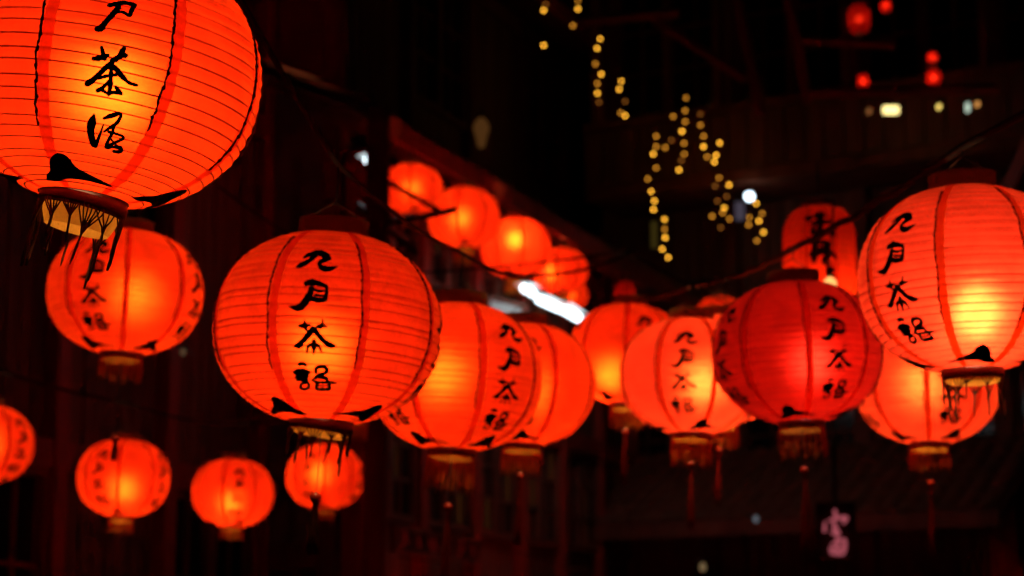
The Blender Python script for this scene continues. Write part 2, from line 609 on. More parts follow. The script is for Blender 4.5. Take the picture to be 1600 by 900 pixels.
def r_at_z(z):
    if z <= PROF[0][1]:
        return PROF[0][0]
    if z >= ZTOP:
        return PROF[-1][0]
    lo, hi = 0, 400
    while hi - lo > 1:
        m = (lo + hi) // 2
        if PROF[m][1] <= z:
            lo = m
        else:
            hi = m
    a, b = PROF[lo], PROF[hi]
    f = (z - a[1]) / (b[1] - a[1] + 1e-12)
    return a[0] + (b[0] - a[0]) * f


def dents(a, z, ph):
    return 0.0022 * math.sin(2 * a + 3.0 * z + ph[0]) + 0.0015 * math.sin(5 * a - 4 * z + ph[1]) + 0.0008 * math.sin(13 * a + 9 * z + ph[2])


def shell_mesh(mat, seed):
    rnd = random.Random(seed)
    sub = 4
    rows = []
    ph = [rnd.uniform(0, 6.28) for _ in range(6)]
    pr = []
    for i in range((NRIB - 1) * sub + 1):
        (ra, za), (rb, zb) = rib_pos(i // sub, ph), rib_pos(min(NRIB - 1, i // sub + 1), ph)
        f = (i % sub) / sub
        pr.append((ra + (rb - ra) * f, za + (zb - za) * f))
    seg = 160
    for i, (r, z) in enumerate(pr):
        sag = 0.014 * math.sin(math.pi * (i % sub) / sub)          # the paper dips between two ribs
        row = []
        for k in range(seg):
            a = 2 * math.pi * k / seg
            dent = dents(a, z, ph)
            rr = (r * (1 + dent) - sag * (0.72 + 0.28 * math.sin(9 * a + i // sub + ph[3]) + 0.22 * math.sin(37 * a + 2.7 * (i // sub)) + 0.16 * math.sin(71 * a + 5.1 * (i // sub) + ph[1]))) * RL
            row.append((rr * math.sin(a), -rr * math.cos(a), z * RL))
        rows.append(row)
    return MB().quad_grid(rows, True).mesh('shell', M[mat], True)


def surf(theta, z, off=0.0):
    """point of the belly at azimuth theta (0 = the lettered panel) and height z in units of RL"""
    r = r_at_z(z) * RL + off
    return (r * math.sin(theta), -r * math.cos(theta), z * RL)


FINE = profile((NRIB - 1) * 100)


def rib_pos(x, ph):
    """warped position of rib x (may be fractional), so that the gaps are uneven"""
    y = x + (0.11 * math.sin(2.3 * x + ph[4]) + 0.07 * math.sin(4.1 * x + ph[5])) * min(1, x, NRIB - 1 - x)
    return FINE[max(0, min((NRIB - 1) * 100, int(round(y * 100))))]

RIBR = 0.0011


def rib_rows(r, z, ph, n):
    rows = []
    for k in range(n):
        a = 2 * math.pi * k / n
        rc = r * (1 + dents(a, z, ph)) * RL - RIBR * 1.05          # the wire lies against the inside of the paper
        rows.append([((rc + RIBR * cx) * math.sin(a), -(rc + RIBR * cx) * math.cos(a), z * RL + RIBR * cz) for cx, cz in ((1, 0), (0, 1), (-1, 0), (0, -1))])
    rows.append(rows[0])
    return rows


RIBC = {}


def rib_meshes(var, joined):
    if (var, joined) not in RIBC:
        rnd = random.Random(40 + var)
        ph = [rnd.uniform(0, 6.28) for _ in range(6)]
        if joined:
            mb = MB()
            for r, z in [rib_pos(i_, ph) for i_ in range(NRIB)]:
                mb.quad_grid(rib_rows(r, z, ph, 48), True)
            RIBC[(var, joined)] = mb.mesh('ribs', M['rib'], True)
        else:
            RIBC[(var, joined)] = [MB().quad_grid(rib_rows(r, z, ph, 72), True).mesh('rib', M['rib'], True) for r, z in [rib_pos(i_, ph) for i_ in range(NRIB)]]
    return RIBC[(var, joined)]


# overlap strip (double paper) and its black seam, one of each, turned to the eight places
def strip_mesh(seed):
    rnd = random.Random(seed)
    rows = []
    n = 80
    pr = profile(n)
    for i, (r, z) in enumerate(pr):
        wdl = 0.032 + 0.005 * rnd.uniform(-1, 1)
        wdr = 0.044 + 0.006 * rnd.uniform(-1, 1)
        if r < 0.55:
            k = max(0.5, r / 0.55)
            wdl, wdr = wdl * k, wdr * k
        row = []
        for q in range(5):
            x = -wdl + (wdl + wdr) * q / 4
            th = x / max(r, 0.2)
            rr = (r + 0.006) * RL
            row.append((rr * math.sin(th), -rr * math.cos(th), z * RL))
        rows.append(row)
    return MB().quad_grid(rows).mesh('seam_strip', M['strip'], True)


def seam_mesh(seed, top, bot):
    rnd = random.Random(seed)
    path, rad = [], []
    n = 150
    x = 0
    z = top
    pr = [p for p in profile(n) if bot <= p[1] <= top]
    for i, (r, zz) in enumerate(pr):
        x += rnd.uniform(-0.006, 0.006)
        x *= 0.85
        th = (x - 0.030) / max(r, 0.2)
        rr = (r + 0.013) * RL
        path.append((rr * math.sin(th), -rr * math.cos(th), zz * RL))
        rad.append((0.0045 + 0.0050 * rnd.random() + (0.0045 if i % 6 == 0 else 0)) * RL)
    rad[0] = rad[-1] = 0.0008
    return MB().tube(path, rad, 6).mesh('seam', M['seam'], True)


STRIPS = [strip_mesh(s) for s in (1, 2, 3)]
SEAMS = [seam_mesh(11, 0.70, -0.50), seam_mesh(12, 0.66, -0.45), seam_mesh(13, 0.72, -0.56)]


# ---- brush lettering: each stroke is a list of (x, y, width); traced as brush strokes, four characters per column
COL_A = dict(xc=245, yc=506, unit=1 / (3.75 * 178), elev=9.0, roll=3.0, glyphs=[
    [[(140, 167, 14), (165, 158, 24), (200, 140, 24), (236, 108, 24), (258, 88, 16)],
     [(176, 116, 14), (205, 100, 20), (250, 90, 28), (292, 104, 32), (318, 124, 24)],
     [(312, 126, 20), (282, 136, 24), (266, 152, 18), (280, 174, 24), (316, 182, 28), (366, 168, 8)]],
    [[(182, 258, 26), (215, 252, 32), (255, 260, 26), (298, 274, 16)],
     [(297, 270, 14), (299, 310, 18), (292, 350, 22)],
     [(215, 282, 26), (206, 320, 34), (178, 366, 36), (146, 392, 34), (92, 384, 10)],
     [(205, 338, 24), (250, 350, 26), (292, 350, 20)],
     [(226, 290, 12), (256, 302, 16), (285, 300, 10)],
     [(236, 322, 14), (288, 330, 8)]],
    [[(128, 484, 12), (160, 486, 22), (192, 482, 12)], [(160, 452, 5), (164, 480, 16), (172, 508, 16)],
     [(232, 492, 18), (255, 486, 20), (286, 490, 8)], [(264, 448, 5), (258, 474, 14), (248, 500, 14)],
     [(206, 500, 28), (190, 526, 30), (160, 562, 26), (130, 584, 20), (106, 598, 14)],
     [(106, 594, 8), (128, 604, 14), (150, 590, 18)],
     [(212, 504, 28), (238, 536, 26), (270, 572, 26), (304, 592, 28), (328, 596, 16)],
     [(214, 566, 20), (214, 600, 24), (211, 646, 5)],
     [(196, 588, 18), (180, 606, 14), (174, 636, 10)], [(226, 588, 18), (244, 606, 14), (258, 636, 8)],
     [(178, 598, 14), (212, 588, 18), (246, 600, 14)]],
    [[(134, 694, 20), (155, 690, 20), (172, 700, 14)], [(108, 738, 24), (145, 732, 30), (188, 740, 22)],
     [(116, 764, 22), (150, 762, 26), (180, 762, 18)], [(150, 720, 16), (146, 780, 18)], [(118, 780, 14), (176, 784, 14)],
     [(146, 800, 14), (178, 798, 14), (184, 818, 14), (164, 834, 14), (138, 826, 14), (142, 802, 12)],
     [(226, 742, 16), (232, 714, 18), (262, 708, 16), (286, 716, 18), (280, 740, 18), (236, 756, 16)],
     [(236, 760, 18), (214, 776, 14), (200, 786, 8)],
     [(240, 766, 16), (280, 770, 18), (286, 790, 14)],
     [(214, 792, 12), (260, 796, 14), (300, 796, 16), (340, 797, 8)],
     [(236, 792, 16), (226, 830, 16), (262, 834, 18), (296, 830, 16), (294, 796, 14)],
     [(236, 814, 8), (290, 814, 8)]],
])
COL_B = dict(xc=150, yc=442, unit=1 / (3.75 * 243), elev=15.7, roll=8.0, glyphs=[
    [[(120, -130, 18), (170, -140, 26), (232, -168, 24), (250, -200, 16)],
     [(160, -170, 14), (210, -186, 24), (270, -180, 30), (300, -150, 26)],
     [(298, -150, 20), (262, -128, 22), (280, -104, 26), (330, -100, 26), (366, -120, 8)]],
    [[(160, 0, 14), (195, -2, 20), (226, -4, 12)],
     [(166, 42, 16), (205, 32, 22), (255, 22, 18), (308, 32, 22)],
     [(304, 34, 18), (290, 62, 20), (278, 88, 18), (245, 74, 14), (212, 74, 16)],
     [(222, 46, 24), (194, 84, 26), (158, 128, 24), (132, 164, 32), (108, 172, 26)]],
    [[(112, 328, 22), (150, 322, 26), (188, 306, 18)], [(152, 262, 14), (160, 290, 20), (172, 328, 20)],
     [(206, 330, 16), (245, 312, 22), (284, 300, 24)], [(274, 262, 24), (258, 292, 26), (232, 334, 16)],
     [(218, 338, 22), (190, 362, 24), (150, 404, 24), (112, 444, 26), (82, 466, 30)],
     [(204, 358, 22), (232, 378, 30), (266, 414, 24), (304, 446, 16), (346, 456, 18)],
     [(208, 370, 20), (206, 430, 22), (202, 500, 22), (196, 522, 16)],
     [(138, 436, 14), (180, 420, 16), (236, 408, 16)],
     [(198, 446, 16), (170, 478, 16), (138, 500, 22)], [(136, 506, 14), (160, 496, 18), (186, 512, 14)],
     [(234, 474, 14), (246, 492, 22), (264, 510, 18)], [(196, 516, 14), (225, 506, 18), (262, 510, 16)]],
    [[(104, 626, 16), (96, 660, 34), (88, 710, 36), (98, 770, 30), (112, 800, 26), (132, 754, 14), (156, 676, 8)],
     [(158, 642, 14), (192, 626, 22), (240, 610, 18), (248, 622, 14), (226, 664, 18), (180, 700, 14), (158, 718, 10)],
     [(214, 672, 14), (204, 720, 16), (180, 776, 16), (172, 806, 18)],
     [(184, 716, 14), (220, 722, 14), (268, 740, 14), (226, 772, 16), (176, 800, 20)],
     [(196, 752, 12), (226, 788, 12), (258, 800, 12)],
     [(178, 808, 18), (214, 800, 16), (256, 806, 16), (246, 826, 20), (212, 826, 14)]],
])
COL_C = dict(xc=505, yc=560, unit=1 / (5.29 * 66), elev=0.0, roll=0.0, glyphs=[
    [[(365, 205, 40), (400, 205, 60), (425, 200, 40)], [(430, 195, 24), (500, 175, 50), (560, 185, 40)],
     [(500, 160, 40), (505, 240, 56), (500, 340, 46)], [(420, 262, 30), (520, 250, 44), (610, 250, 34)],
     [(440, 300, 40), (436, 350, 44), (520, 352, 44), (620, 348, 44)], [(612, 310, 40), (614, 380, 46)]],
    [[(440, 452, 36), (520, 446, 44), (596, 462, 40)], [(455, 450, 44), (446, 530, 50), (440, 622, 44)],
     [(395, 556, 30), (480, 545, 40), (580, 535, 44), (650, 592, 24)],
     [(565, 455, 44), (560, 540, 50), (556, 600, 40)], [(520, 606, 30), (545, 650, 36), (584, 636, 34)],
     [(470, 500, 26), (540, 500, 30)]],
])


def stroke_mesh(mb, pts, mapper, step):
    sp = smooth_path(pts, 7)
    left, right = [], []
    n = len(sp)
    for i, (x, y, wd) in enumerate(sp):
        a, b = sp[max(i - 1, 0)], sp[min(i + 1, n - 1)]
        dx, dy = b[0] - a[0], b[1] - a[1]
        l = math.hypot(dx, dy) or 1
        nx, ny = -dy / l, dx / l
        j = 1 + 0.10 * math.sin(i * 1.7 + x) + 0.06 * math.sin(i * 3.1 + y)
        h = wd * 0.5 * j * 1.22
        left.append((x + nx * h, y + ny * h))
        right.append((x - nx * h, y - ny * h))
    def cap(c, ang0, h):
        return [(c[0] + h * math.cos(ang0 + t), c[1] + h * math.sin(ang0 + t)) for t in (0.5, 1.05, 1.57, 2.1, 2.64)]
    a0 = math.atan2(sp[1][1] - sp[0][1], sp[1][0] - sp[0][0])
    a1 = math.atan2(sp[-1][1] - sp[-2][1], sp[-1][0] - sp[-2][0])
    base = len(mb.v)
    mb.v += [mapper(p) for p in left] + [mapper(p) for p in right]
    for i in range(n - 1):
        mb.f.append((base + i, base + i + 1, base + n + i + 1, base + n + i))
    for c, ang, e, w_ in ((sp[0], a0 + math.pi / 2, 0, sp[0][2]), (sp[-1], a1 - math.pi / 2, n - 1, sp[-1][2])):
        pts2 = cap(c, ang, w_ * 0.52)
        b2 = len(mb.v)
        mb.v += [mapper(p) for p in pts2]
        ring = [base + e] + [b2 + k for k in range(5)] + [base + n + e] if e == 0 else [base + n + e] + [b2 + k for k in range(5)] + [base + e]
        mb.f.append(tuple(ring))


def glyph_mesh(setd, gi, surf_fn, name='character', mat='ink'):
    mb = MB()
    e = R_(setd['elev'])
    ro = R_(setd['roll'])
    for si, st in enumerate(setd['glyphs'][gi]):
        def mp(p, si=si):
            x = (p[0] - setd['xc']) * setd['unit']
            y = (setd['yc'] - p[1]) * setd['unit']
            x, y = x * math.cos(ro) - y * math.sin(ro), x * math.sin(ro) + y * math.cos(ro)
            z = y
            for _ in range(4):
                z = (y - r_at_z(max(-0.8, min(0.8, z))) * math.sin(e)) / math.cos(e) if e else y
            return surf_fn(x, z, 0.0021 + 0.00012 * si)
        stroke_mesh(mb, st, mp, 0)
    return mb.mesh(name, M[mat], True)


def round_fn(x, z, off):
    return surf(x / max(r_at_z(z), 0.35), z, off)


CHARS_A = [glyph_mesh(COL_A, i, round_fn) for i in range(4)]
CHARS_B = [glyph_mesh(COL_B, i, round_fn) for i in range(4)]

# ---- black paper cloud cut stuck low on the belly
FLAP = [(-0.18, -0.010), (-0.172, 0.012), (-0.15, 0.028), (-0.145, 0.078), (-0.10, 0.112), (-0.045, 0.100), (0.0, 0.058), (0.07, 0.034), (0.20, 0.002), (0.06, 0.006), (-0.05, 0.002), (-0.11, -0.012)]


def flap_mesh(flip):
    mb = MB()
    zb = -0.788
    pts = [(-x, y) if flip else (x, y) for x, y in FLAP]
    def mp(x, y, o):
        z = zb + y * 0.95
        return surf(x / r_at_z(z) * 1.1, z, 0.004 + o + 0.05 * max(0, 0.05 - y) * RL)
    pts = [q for q in smooth_path(pts + [pts[0]], 3)][:-1]
    n = len(pts)
    # triangulate by strips between the top and bottom outline, front and back
    c = [mp(x, y, 0) for x, y in pts]
    bk = [mp(x, y, -0.0015) for x, y in pts]
    mb.v += c + bk
    bm_pts = list(range(n))
    mb.f.append(tuple(bm_pts))
    mb.f.append(tuple(n + i for i in reversed(bm_pts)))
    for i in range(n):
        j = (i + 1) % n
        mb.f.append((i, j, n + j, n + i))
    return mb.mesh('cloud_flap', M['ink'], False)


FLAPS = [flap_mesh(False), flap_mesh(True)]

# ---- hoops
def hoop_mesh(name, mat, r, h, t, lip):
    pr = [(r - t, 0), (r - t, h), (r - 0.001, h), (r, h - 0.002), (r, h * 0.62), (r + lip, h * 0.58), (r + lip, h * 0.06), (r + lip - 0.001, 0)]
    return MB().lathe(pr, 48, True).mesh(name, M[mat], True)


BH = hoop_mesh('bottom_hoop', 'hoop', HOOP_R * RL, 0.105 * RL, 0.004, 0.002)
TH = MB().lathe([(0.318 * RL, 0), (0.312 * RL, 0.01 * RL), (0.308 * RL, 0.14 * RL), (0.312 * RL, 0.165 * RL), (0.285 * RL, 0.168 * RL)], 48).mesh('top_hoop', M['card'], True)
LIN = MB().lathe([(HOOP_R * RL - 0.0055, 0.10 * RL), (HOOP_R * RL - 0.0060, 0.0), (0.235 * RL, -0.07 * RL), (0.205 * RL, -0.14 * RL)], 48).mesh('hoop_lining', M['lining'], True)
LIN_REFLECTOR = MB().lathe([(HOOP_R * RL - 0.0055, 0.10 * RL), (HOOP_R * RL - 0.0060, 0.0), (0.255 * RL, -0.018 * RL), (0.215 * RL, -0.050 * RL)], 48).mesh('hoop_lining', M['reflector_amber'], True)  # inward lip acts as an added reflector, catching bulb light as an amber band


def fringe_mesh(kind, seed, mat, length):
    rnd = random.Random(seed)
    mb = MB()
    rr = HOOP_R * RL * 0.985
    if kind == 'clumped':
        a = rnd.uniform(0, 0.5)
        while a < 6.283:
            wd = rnd.uniform(0.36, 0.66)
            n = rnd.randint(4, 7)
            ln = length * rnd.uniform(0.55, 1.15)
            ca = a + wd / 2 + rnd.uniform(-0.12, 0.12)
            lean = rnd.uniform(-0.10, 0.10)
            jn = rnd.uniform(0.35, 0.6)
            for i in range(n):
                a0 = a + wd * i / max(1, n - 1)
                path, rad = [], []
                for q in range(9):
                    t = q / 8
                    f = min(1, t / jn)
                    f = f * f * (3 - 2 * f)
                    aa = a0 + (ca - a0) * f + lean * t * t
                    r2 = rr * (1 + 0.02 * math.sin(5 * t + i)) + 0.0006 * math.sin(i * 2.1) * (1 if t > jn else 0)
                    path.append((r2 * math.sin(aa), -r2 * math.cos(aa), -ln * t * (1 - 0.1 * rnd.random() * (i % 2))))
                    rad.append(0.0011 + 0.0005 * min(1, t / jn) if t < 0.95 else 0.0007)
                mb.tube(path, rad, 4)
            a += wd + rnd.uniform(-0.05, 0.12)
    else:
        n = 110
        for i in range(n):
            if rnd.random() < (0.06 if kind == 'dense' else 0.42):
                continue
            a0 = 6.283 * i / n + rnd.uniform(-0.03, 0.03)
            ln = length * rnd.uniform(0.78, 1.08)
            sw, s2 = rnd.gauss(0, 0.05), rnd.gauss(0, 0.03)
            path = []
            for q in range(7):
                t = q / 6
                aa = a0 + sw * t * t
                r2 = rr * (1 + s2 * math.sin(3 * t) + 0.03 * t)
                path.append((r2 * math.sin(aa), -r2 * math.cos(aa), -ln * t))
            mb.tube(path, 0.0014, 4)
    rows = [[(rr * 1.01 * math.sin(2 * math.pi * k / 40), -rr * 1.01 * math.cos(2 * math.pi * k / 40), z) for k in range(40)] for z in (0.004, -0.006)]
    mb.quad_grid(rows, True)                                          # the braid the threads hang from
    return mb.mesh('fringe', M[mat], True)


FRINGE = {}


def fringe(kind, seed, mat, ln):
    k = (kind, seed, mat, ln)
    if k not in FRINGE:
        FRINGE[k] = fringe_mesh(kind, seed, mat, ln * RL)
    return FRINGE[k]


def tassel_meshes(z_bead, ln, seed, split):
    rnd = random.Random(seed)
    cd = MB().tube([(0, 0, -0.80 * RL), (0.002, 0, (-0.80 + z_bead) / 2 * RL), (0, 0, z_bead * RL)], 0.0012, 5)
    # cross wire in the hoop that carries the cord
    cd.tube([(-HOOP_R * RL, 0, -0.80 * RL), (HOOP_R * RL, 0, -0.80 * RL)], 0.0012, 5)
    st = MB()
    for i in range(34):
        a = rnd.uniform(0, 6.283)
        q = math.sqrt(rnd.random())
        side = (1 if i % 2 else -1) * split
        L = ln * RL * rnd.uniform(0.8, 1.05)
        pa = []
        for s in range(7):
            t = s / 6
            rad = 0.0035 + 0.009 * q * min(1, t * 1.6)
            pa.append((rad * math.cos(a) + side * t * t * 0.016, rad * math.sin(a) * 0.7, z_bead * RL - 0.006 - L * t))
        st.tube(pa, 0.0011, 4)
    prof = [(0.0005, z_bead * RL + 0.013)] + [(0.0125 * math.sin(math.pi * i / 10), z_bead * RL + 0.0125 * math.cos(math.pi * i / 10)) for i in range(1, 10)] + [(0.0005, z_bead * RL - 0.0125)]
    bd = MB().lathe(prof, 14)
    return cd, st, bd


BULB_PROF = [(0.0005, -0.048)] + [(0.048 * math.sin(math.pi * i / 12), -0.048 * math.cos(math.pi * i / 12)) for i in range(1, 10)] + [(0.020, 0.046), (0.014, 0.052)]
SHELLS = {}


def shell(mat, var):
    if (mat, var) not in SHELLS:
        SHELLS[(mat, var)] = shell_mesh(mat, 40 + var)
    return SHELLS[(mat, var)]


GROUP = 'red paper lanterns strung over the lane'
TOPS = {}


def lantern(key, label, u, v, rpx, d=None, yaw=0, roll=0, lean=0, mat='paper', var=0, power=150, bulb=(0, 0, 0), bulb_col=(1.0, 0.60, 0.26),
            chars='A', ribs=False, flap=0, flip=0, fr=('dense', 1, 'thread_gold', 0.36), hoop_tilt=0, tas=None, cord=0.5, group=GROUP, detail=2):
    """round lantern whose belly centre is seen at (u, v) with a half-width of rpx; real radius stays near RL"""
    k = 1.0
    if d is None:
        d = FPX * RL / rpx
    else:
        k = rpx * d / FPX / RL
    c = P(u, v, d)
    root = link('paper_lantern', None)
    tag(root, label, 'lantern', group)
    face = math.atan2(-c.x, c.y)
    base = Matrix.Rotation(R_(roll), 4, 'Y') @ Matrix.Rotation(R_(lean), 4, 'X') @ Matrix.Rotation(face + R_(yaw), 4, 'Z')
    # the Empty stands at the bottom hoop
    off = base @ Vector((0, 0, -0.86 * RL * k))
    root.matrix_world = Matrix.Translation(c + off) @ base @ Matrix.Diagonal((k, k, k * (1 + 0.03 * math.sin(u * 0.37 + v)), 1))
    Z0 = 0.86 * RL

    def part(name, me, parent=root, z=Z0, rz=0.0, tilt=None):
        o = link(name, me, parent)
        o.location = (0, 0, z)
        o.rotation_euler = (0, 0, rz)
        return o
    part('shell', shell(mat, var), rz=R_(90 * (var % 4)))
    if ribs:
        for me in rib_meshes(var, False):
            part('rib', me, rz=R_(90 * (var % 4)))
    elif detail > 0:
        o = part('ribs', rib_meshes(var, True), rz=R_(90 * (var % 4)))
        o['kind'] = 'stuff'
    for i in range(8):
        a = R_(22.5 + 45 * i)
        part('seam_strip', STRIPS[(i + var) % 3], rz=a)
        if detail > 0:
            part('seam', SEAMS[(i * 2 + var) % 3], rz=a + R_(0.8 * math.sin(i * 2.3 + var)))
    if chars:
        for q in range(4):
            for gi, me in enumerate(CHARS_B if chars == 'B' else CHARS_A):
                o = part('character', me, z=Z0 + 0.012 * RL * math.sin(u + 7 * gi + 3 * q), rz=R_(90 * q + 1.6 * math.sin(u * 1.3 + 5 * gi + q)))
    for q in range(4):
        o = part('cloud_flap', FLAPS[flip], rz=R_(90 * q + flap))
    # hoops
    yawm = Matrix.Rotation(-(face + R_(yaw)), 4, 'Z')
    tilt = yawm @ Matrix.Rotation(R_(hoop_tilt), 4, 'Y') @ yawm.inverted()
    b = link('bottom_hoop', BH, root)
    b.matrix_local = Matrix.Translation((0, 0, Z0 - 0.885 * RL)) @ tilt
    ln_ = link('hoop_lining', LIN if key == 'L1' else LIN_REFLECTOR, root)
    ln_.matrix_local = Matrix.Translation((0, 0, Z0 - 0.885 * RL)) @ tilt
    f = link('fringe', fringe(*fr), root)
    f.matrix_local = Matrix.Translation((0, 0, Z0 - 0.885 * RL)) @ tilt
    f['kind'] = 'stuff'
    part('top_hoop', TH, z=Z0 + 0.79 * RL)
    # hanger: two wires from the hoop to the hook, then the cord up to the line
    hr = 0.31 * RL
    zt = Z0 + 0.92 * RL
    h = MB()
    h.tube([(-hr, 0, zt), (-hr * 0.4, 0, zt + 0.13 * RL), (0, 0, zt + 0.2 * RL), (hr * 0.4, 0, zt + 0.13 * RL), (hr, 0, zt)], 0.0013, 5)
    h.obj('hanger', M['wire'], root)
    top_world = root.matrix_world @ Vector((0, 0, zt + 0.2 * RL))
    hang = top_world + Vector((0.004, 0.0, cord * RL))
    inv = root.matrix_world.inverted()
    MB().tube([inv @ (top_world - Vector((0, 0, 0.004))), inv @ (top_world * 0.5 + hang * 0.5 + Vector((0.003, 0, 0))), inv @ (hang + Vector((0, 0, 0.004)))], 0.0018, 5).obj('cord', M['cable'], root)
    TOPS[key] = hang
    # lamp
    bz = bulb[2] * RL
    # bulb offset given as (right, towards camera, up) seen from the camera
    bo = Matrix.Rotation(-R_(yaw), 3, 'Z') @ Vector((bulb[0] * RL, -bulb[1] * RL, 0))
    bm = glow('bulb_light', bulb_col, power * 0.36)
    bo_ = MB().lathe(BULB_PROF, 16).obj('bulb', bm, root)
    bo_.location = (bo.x, bo.y, Z0 + bz)
    so = MB().lathe([(0.0145, 0.050), (0.017, 0.052), (0.017, 0.090), (0.006, 0.098), (0.0005, 0.098)], 16)
    so.tube([(0, 0, 0.09), (-bo.x * 0.3, -bo.y * 0.3, 0.5 * (zt - Z0) + 0.02), (-bo.x, -bo.y, zt - Z0 - bz + 0.1 * RL)], 0.003, 6)
    s = so.obj('socket', M['socket'], root)
    s.location = bo_.location
    if tas:
        cd, st, bd = tassel_meshes(tas[0], tas[1], int(u), tas[2])
        t = cd.obj('tassel_cord', M['cable'], root)
        t.location = (0, 0, Z0)
        s2 = st.obj('tassel', M['thread_red'] if tas[3] else M['thread_dark'], root)
        s2.location = (0, 0, Z0)
        s2['kind'] = 'stuff'
        s2.matrix_local = Matrix.Translation((0, 0, Z0)) @ yawm
        b2 = bd.obj('bead', M['bead'], s2)
    return root


lantern('L1', 'large sharp lantern with cursive tea characters and clumped dripping black fringe', 165, 118, 243, yaw=2, roll=8, ribs=True, chars='B', var=0,
        power=140, bulb_col=(1.0, 0.68, 0.28), bulb=(0.06, 0.28, -0.16), flap=-8, flip=0, fr=('clumped', 5, 'thread_dark', 0.44), hoop_tilt=5, cord=0.7)
lantern('L2', 'wide lantern with four upright black characters facing the viewer and a sparse ragged fringe', 511, 515, 178, yaw=-4.5, roll=3, ribs=True, var=1,
        power=100, bulb=(-0.04, 0.30, -0.20), flap=47, flip=1, fr=('clumped', 9, 'thread_dark', 0.32), hoop_tilt=6, cord=0.35, tas=(-1.47, 0.45, 0.1, 0))
lantern('L3', 'lantern tucked right behind the wide one, with a dense golden fringe cut square', 712, 592, 136, yaw=40, roll=3, ribs=True, var=2,
        power=130, bulb=(-0.14, 0.2, -0.02), flap=-75, flip=0, fr=('dense', 3, 'thread_gold', 0.40), hoop_tilt=2, cord=0.3, tas=(-1.46, 1.0, 0.1, 1))
lantern('L4', 'lantern half hidden behind the one with the square golden fringe', 818, 603, 112, yaw=3, roll=2, var=3,
        power=150, bulb=(0.05, 0.1, -0.1), flap=5, fr=('dense', 4, 'thread_gold', 0.34), cord=0.4, tas=(-1.25, 0.9, 0.0, 1))
lantern('L5', 'lantern partly covered by its right neighbour, red tube of another lantern rising behind it', 980, 556, 92, yaw=22, roll=2, var=0,
        power=175, bulb=(-0.25, 0.1, -0.32), flap=40, fr=('dense', 6, 'thread_gold', 0.36), cord=0.6, tas=(-1.29, 0.85, 0.0, 1))
lantern('L6', 'orange-glowing lantern with upright characters facing the viewer beside the dim crimson one', 1080, 586, 112, yaw=-4, roll=1, var=1, mat='paper_faded',
        power=190, bulb=(0.16, 0.15, -0.10), flap=28, fr=('dense', 7, 'thread_gold', 0.38), cord=0.2, tas=(-1.26, 0.9, 0.0, 1))
lantern('L7', 'lantern almost hidden behind the dim crimson one, only its lower rim and fringe showing', 1128, 574, 104, yaw=25, roll=3, var=2, mat='paper_faded',
        power=210, bulb=(0.1, 0.1, -0.2), flap=30, fr=('dense', 8, 'thread_gold', 0.36), cord=0.3, tas=(-1.26, 0.8, 0.0, 1))
lantern('L8', 'dim crimson lantern, the darkest of all, with bold characters on both sides', 1246, 553, 131, yaw=30, roll=-2, ribs=True, var=3, mat='paper_deep',
        power=88, bulb=(0.16, 0.3, -0.16), bulb_col=(1.0, 0.62, 0.48), flap=-36, fr=('sparse', 2, 'thread_gold', 0.36), hoop_tilt=-1, cord=0.12, tas=(-1.38, 0.95, 0.9, 1))
lantern('L9', 'big bright lantern with a yellow glow low on its belly and short black fringe', 1512, 441, 170, yaw=-36, roll=-1, ribs=True, var=0, mat='paper_faded',
        power=170, bulb=(0.06, 0.45, -0.36), bulb_col=(1.0, 0.68, 0.36), flap=36, flip=1, fr=('clumped', 12, 'thread_dark', 0.34), cord=0.10)
lantern('L10', 'lantern hanging just below and behind the big bright one with black fringe', 1449, 601, 112, yaw=22, roll=0, var=1, mat='paper_faded',
        power=170, bulb=(-0.05, 0.1, 0.0), flap=25, fr=('sparse', 5, 'thread_gold', 0.34), cord=1.4, tas=(-1.38, 0.95, 0.0, 1))
lantern('L12', 'lantern right behind the dripping fringe of the largest lantern', 196, 454, 121, yaw=-22, roll=2, var=2,
        power=125, bulb=(0.12, 0.1, -0.05), flap=-18, fr=('dense', 10, 'thread_gold', 0.30), cord=1.2, tas=(-1.96, 0.26, 0.0, 0))
lantern('L13', 'small lantern at the far end of the low string, cut by the picture edge', -22, 692, 75, yaw=50, roll=2, var=3, power=130, flap=10, detail=1, cord=0.5)
lantern('L14', 'small lantern under the one behind the dripping fringe', 193, 748, 72, yaw=-29, roll=2, var=0, power=160, bulb=(0.02, 0.2, -0.22), flap=30, fr=('dense', 11, 'thread_gold', 0.30), cord=0.5)
lantern('L15', 'small lantern without a tassel between two others on the low string', 364, 770, 64, yaw=9, roll=1, var=1, power=165, bulb=(-0.06, 0.2, -0.25), flap=20, fr=('dense', 12, 'thread_gold', 0.26), cord=0.6)
lantern('L16', 'small lantern seen through the ragged fringe of the wide lantern', 508, 745, 61, yaw=-24, roll=1, var=2, power=150, bulb=(-0.15, 0.1, 0.05), flap=20, fr=('dense', 13, 'thread_gold', 0.22), cord=0.5)
lantern('L22', 'lantern wholly behind the wide one, only its short orange fringe peeping out below', 556, 584, 84, yaw=10, roll=3, var=3, power=120, flap=20, fr=('dense', 14, 'thread_gold', 0.34), cord=0.8)
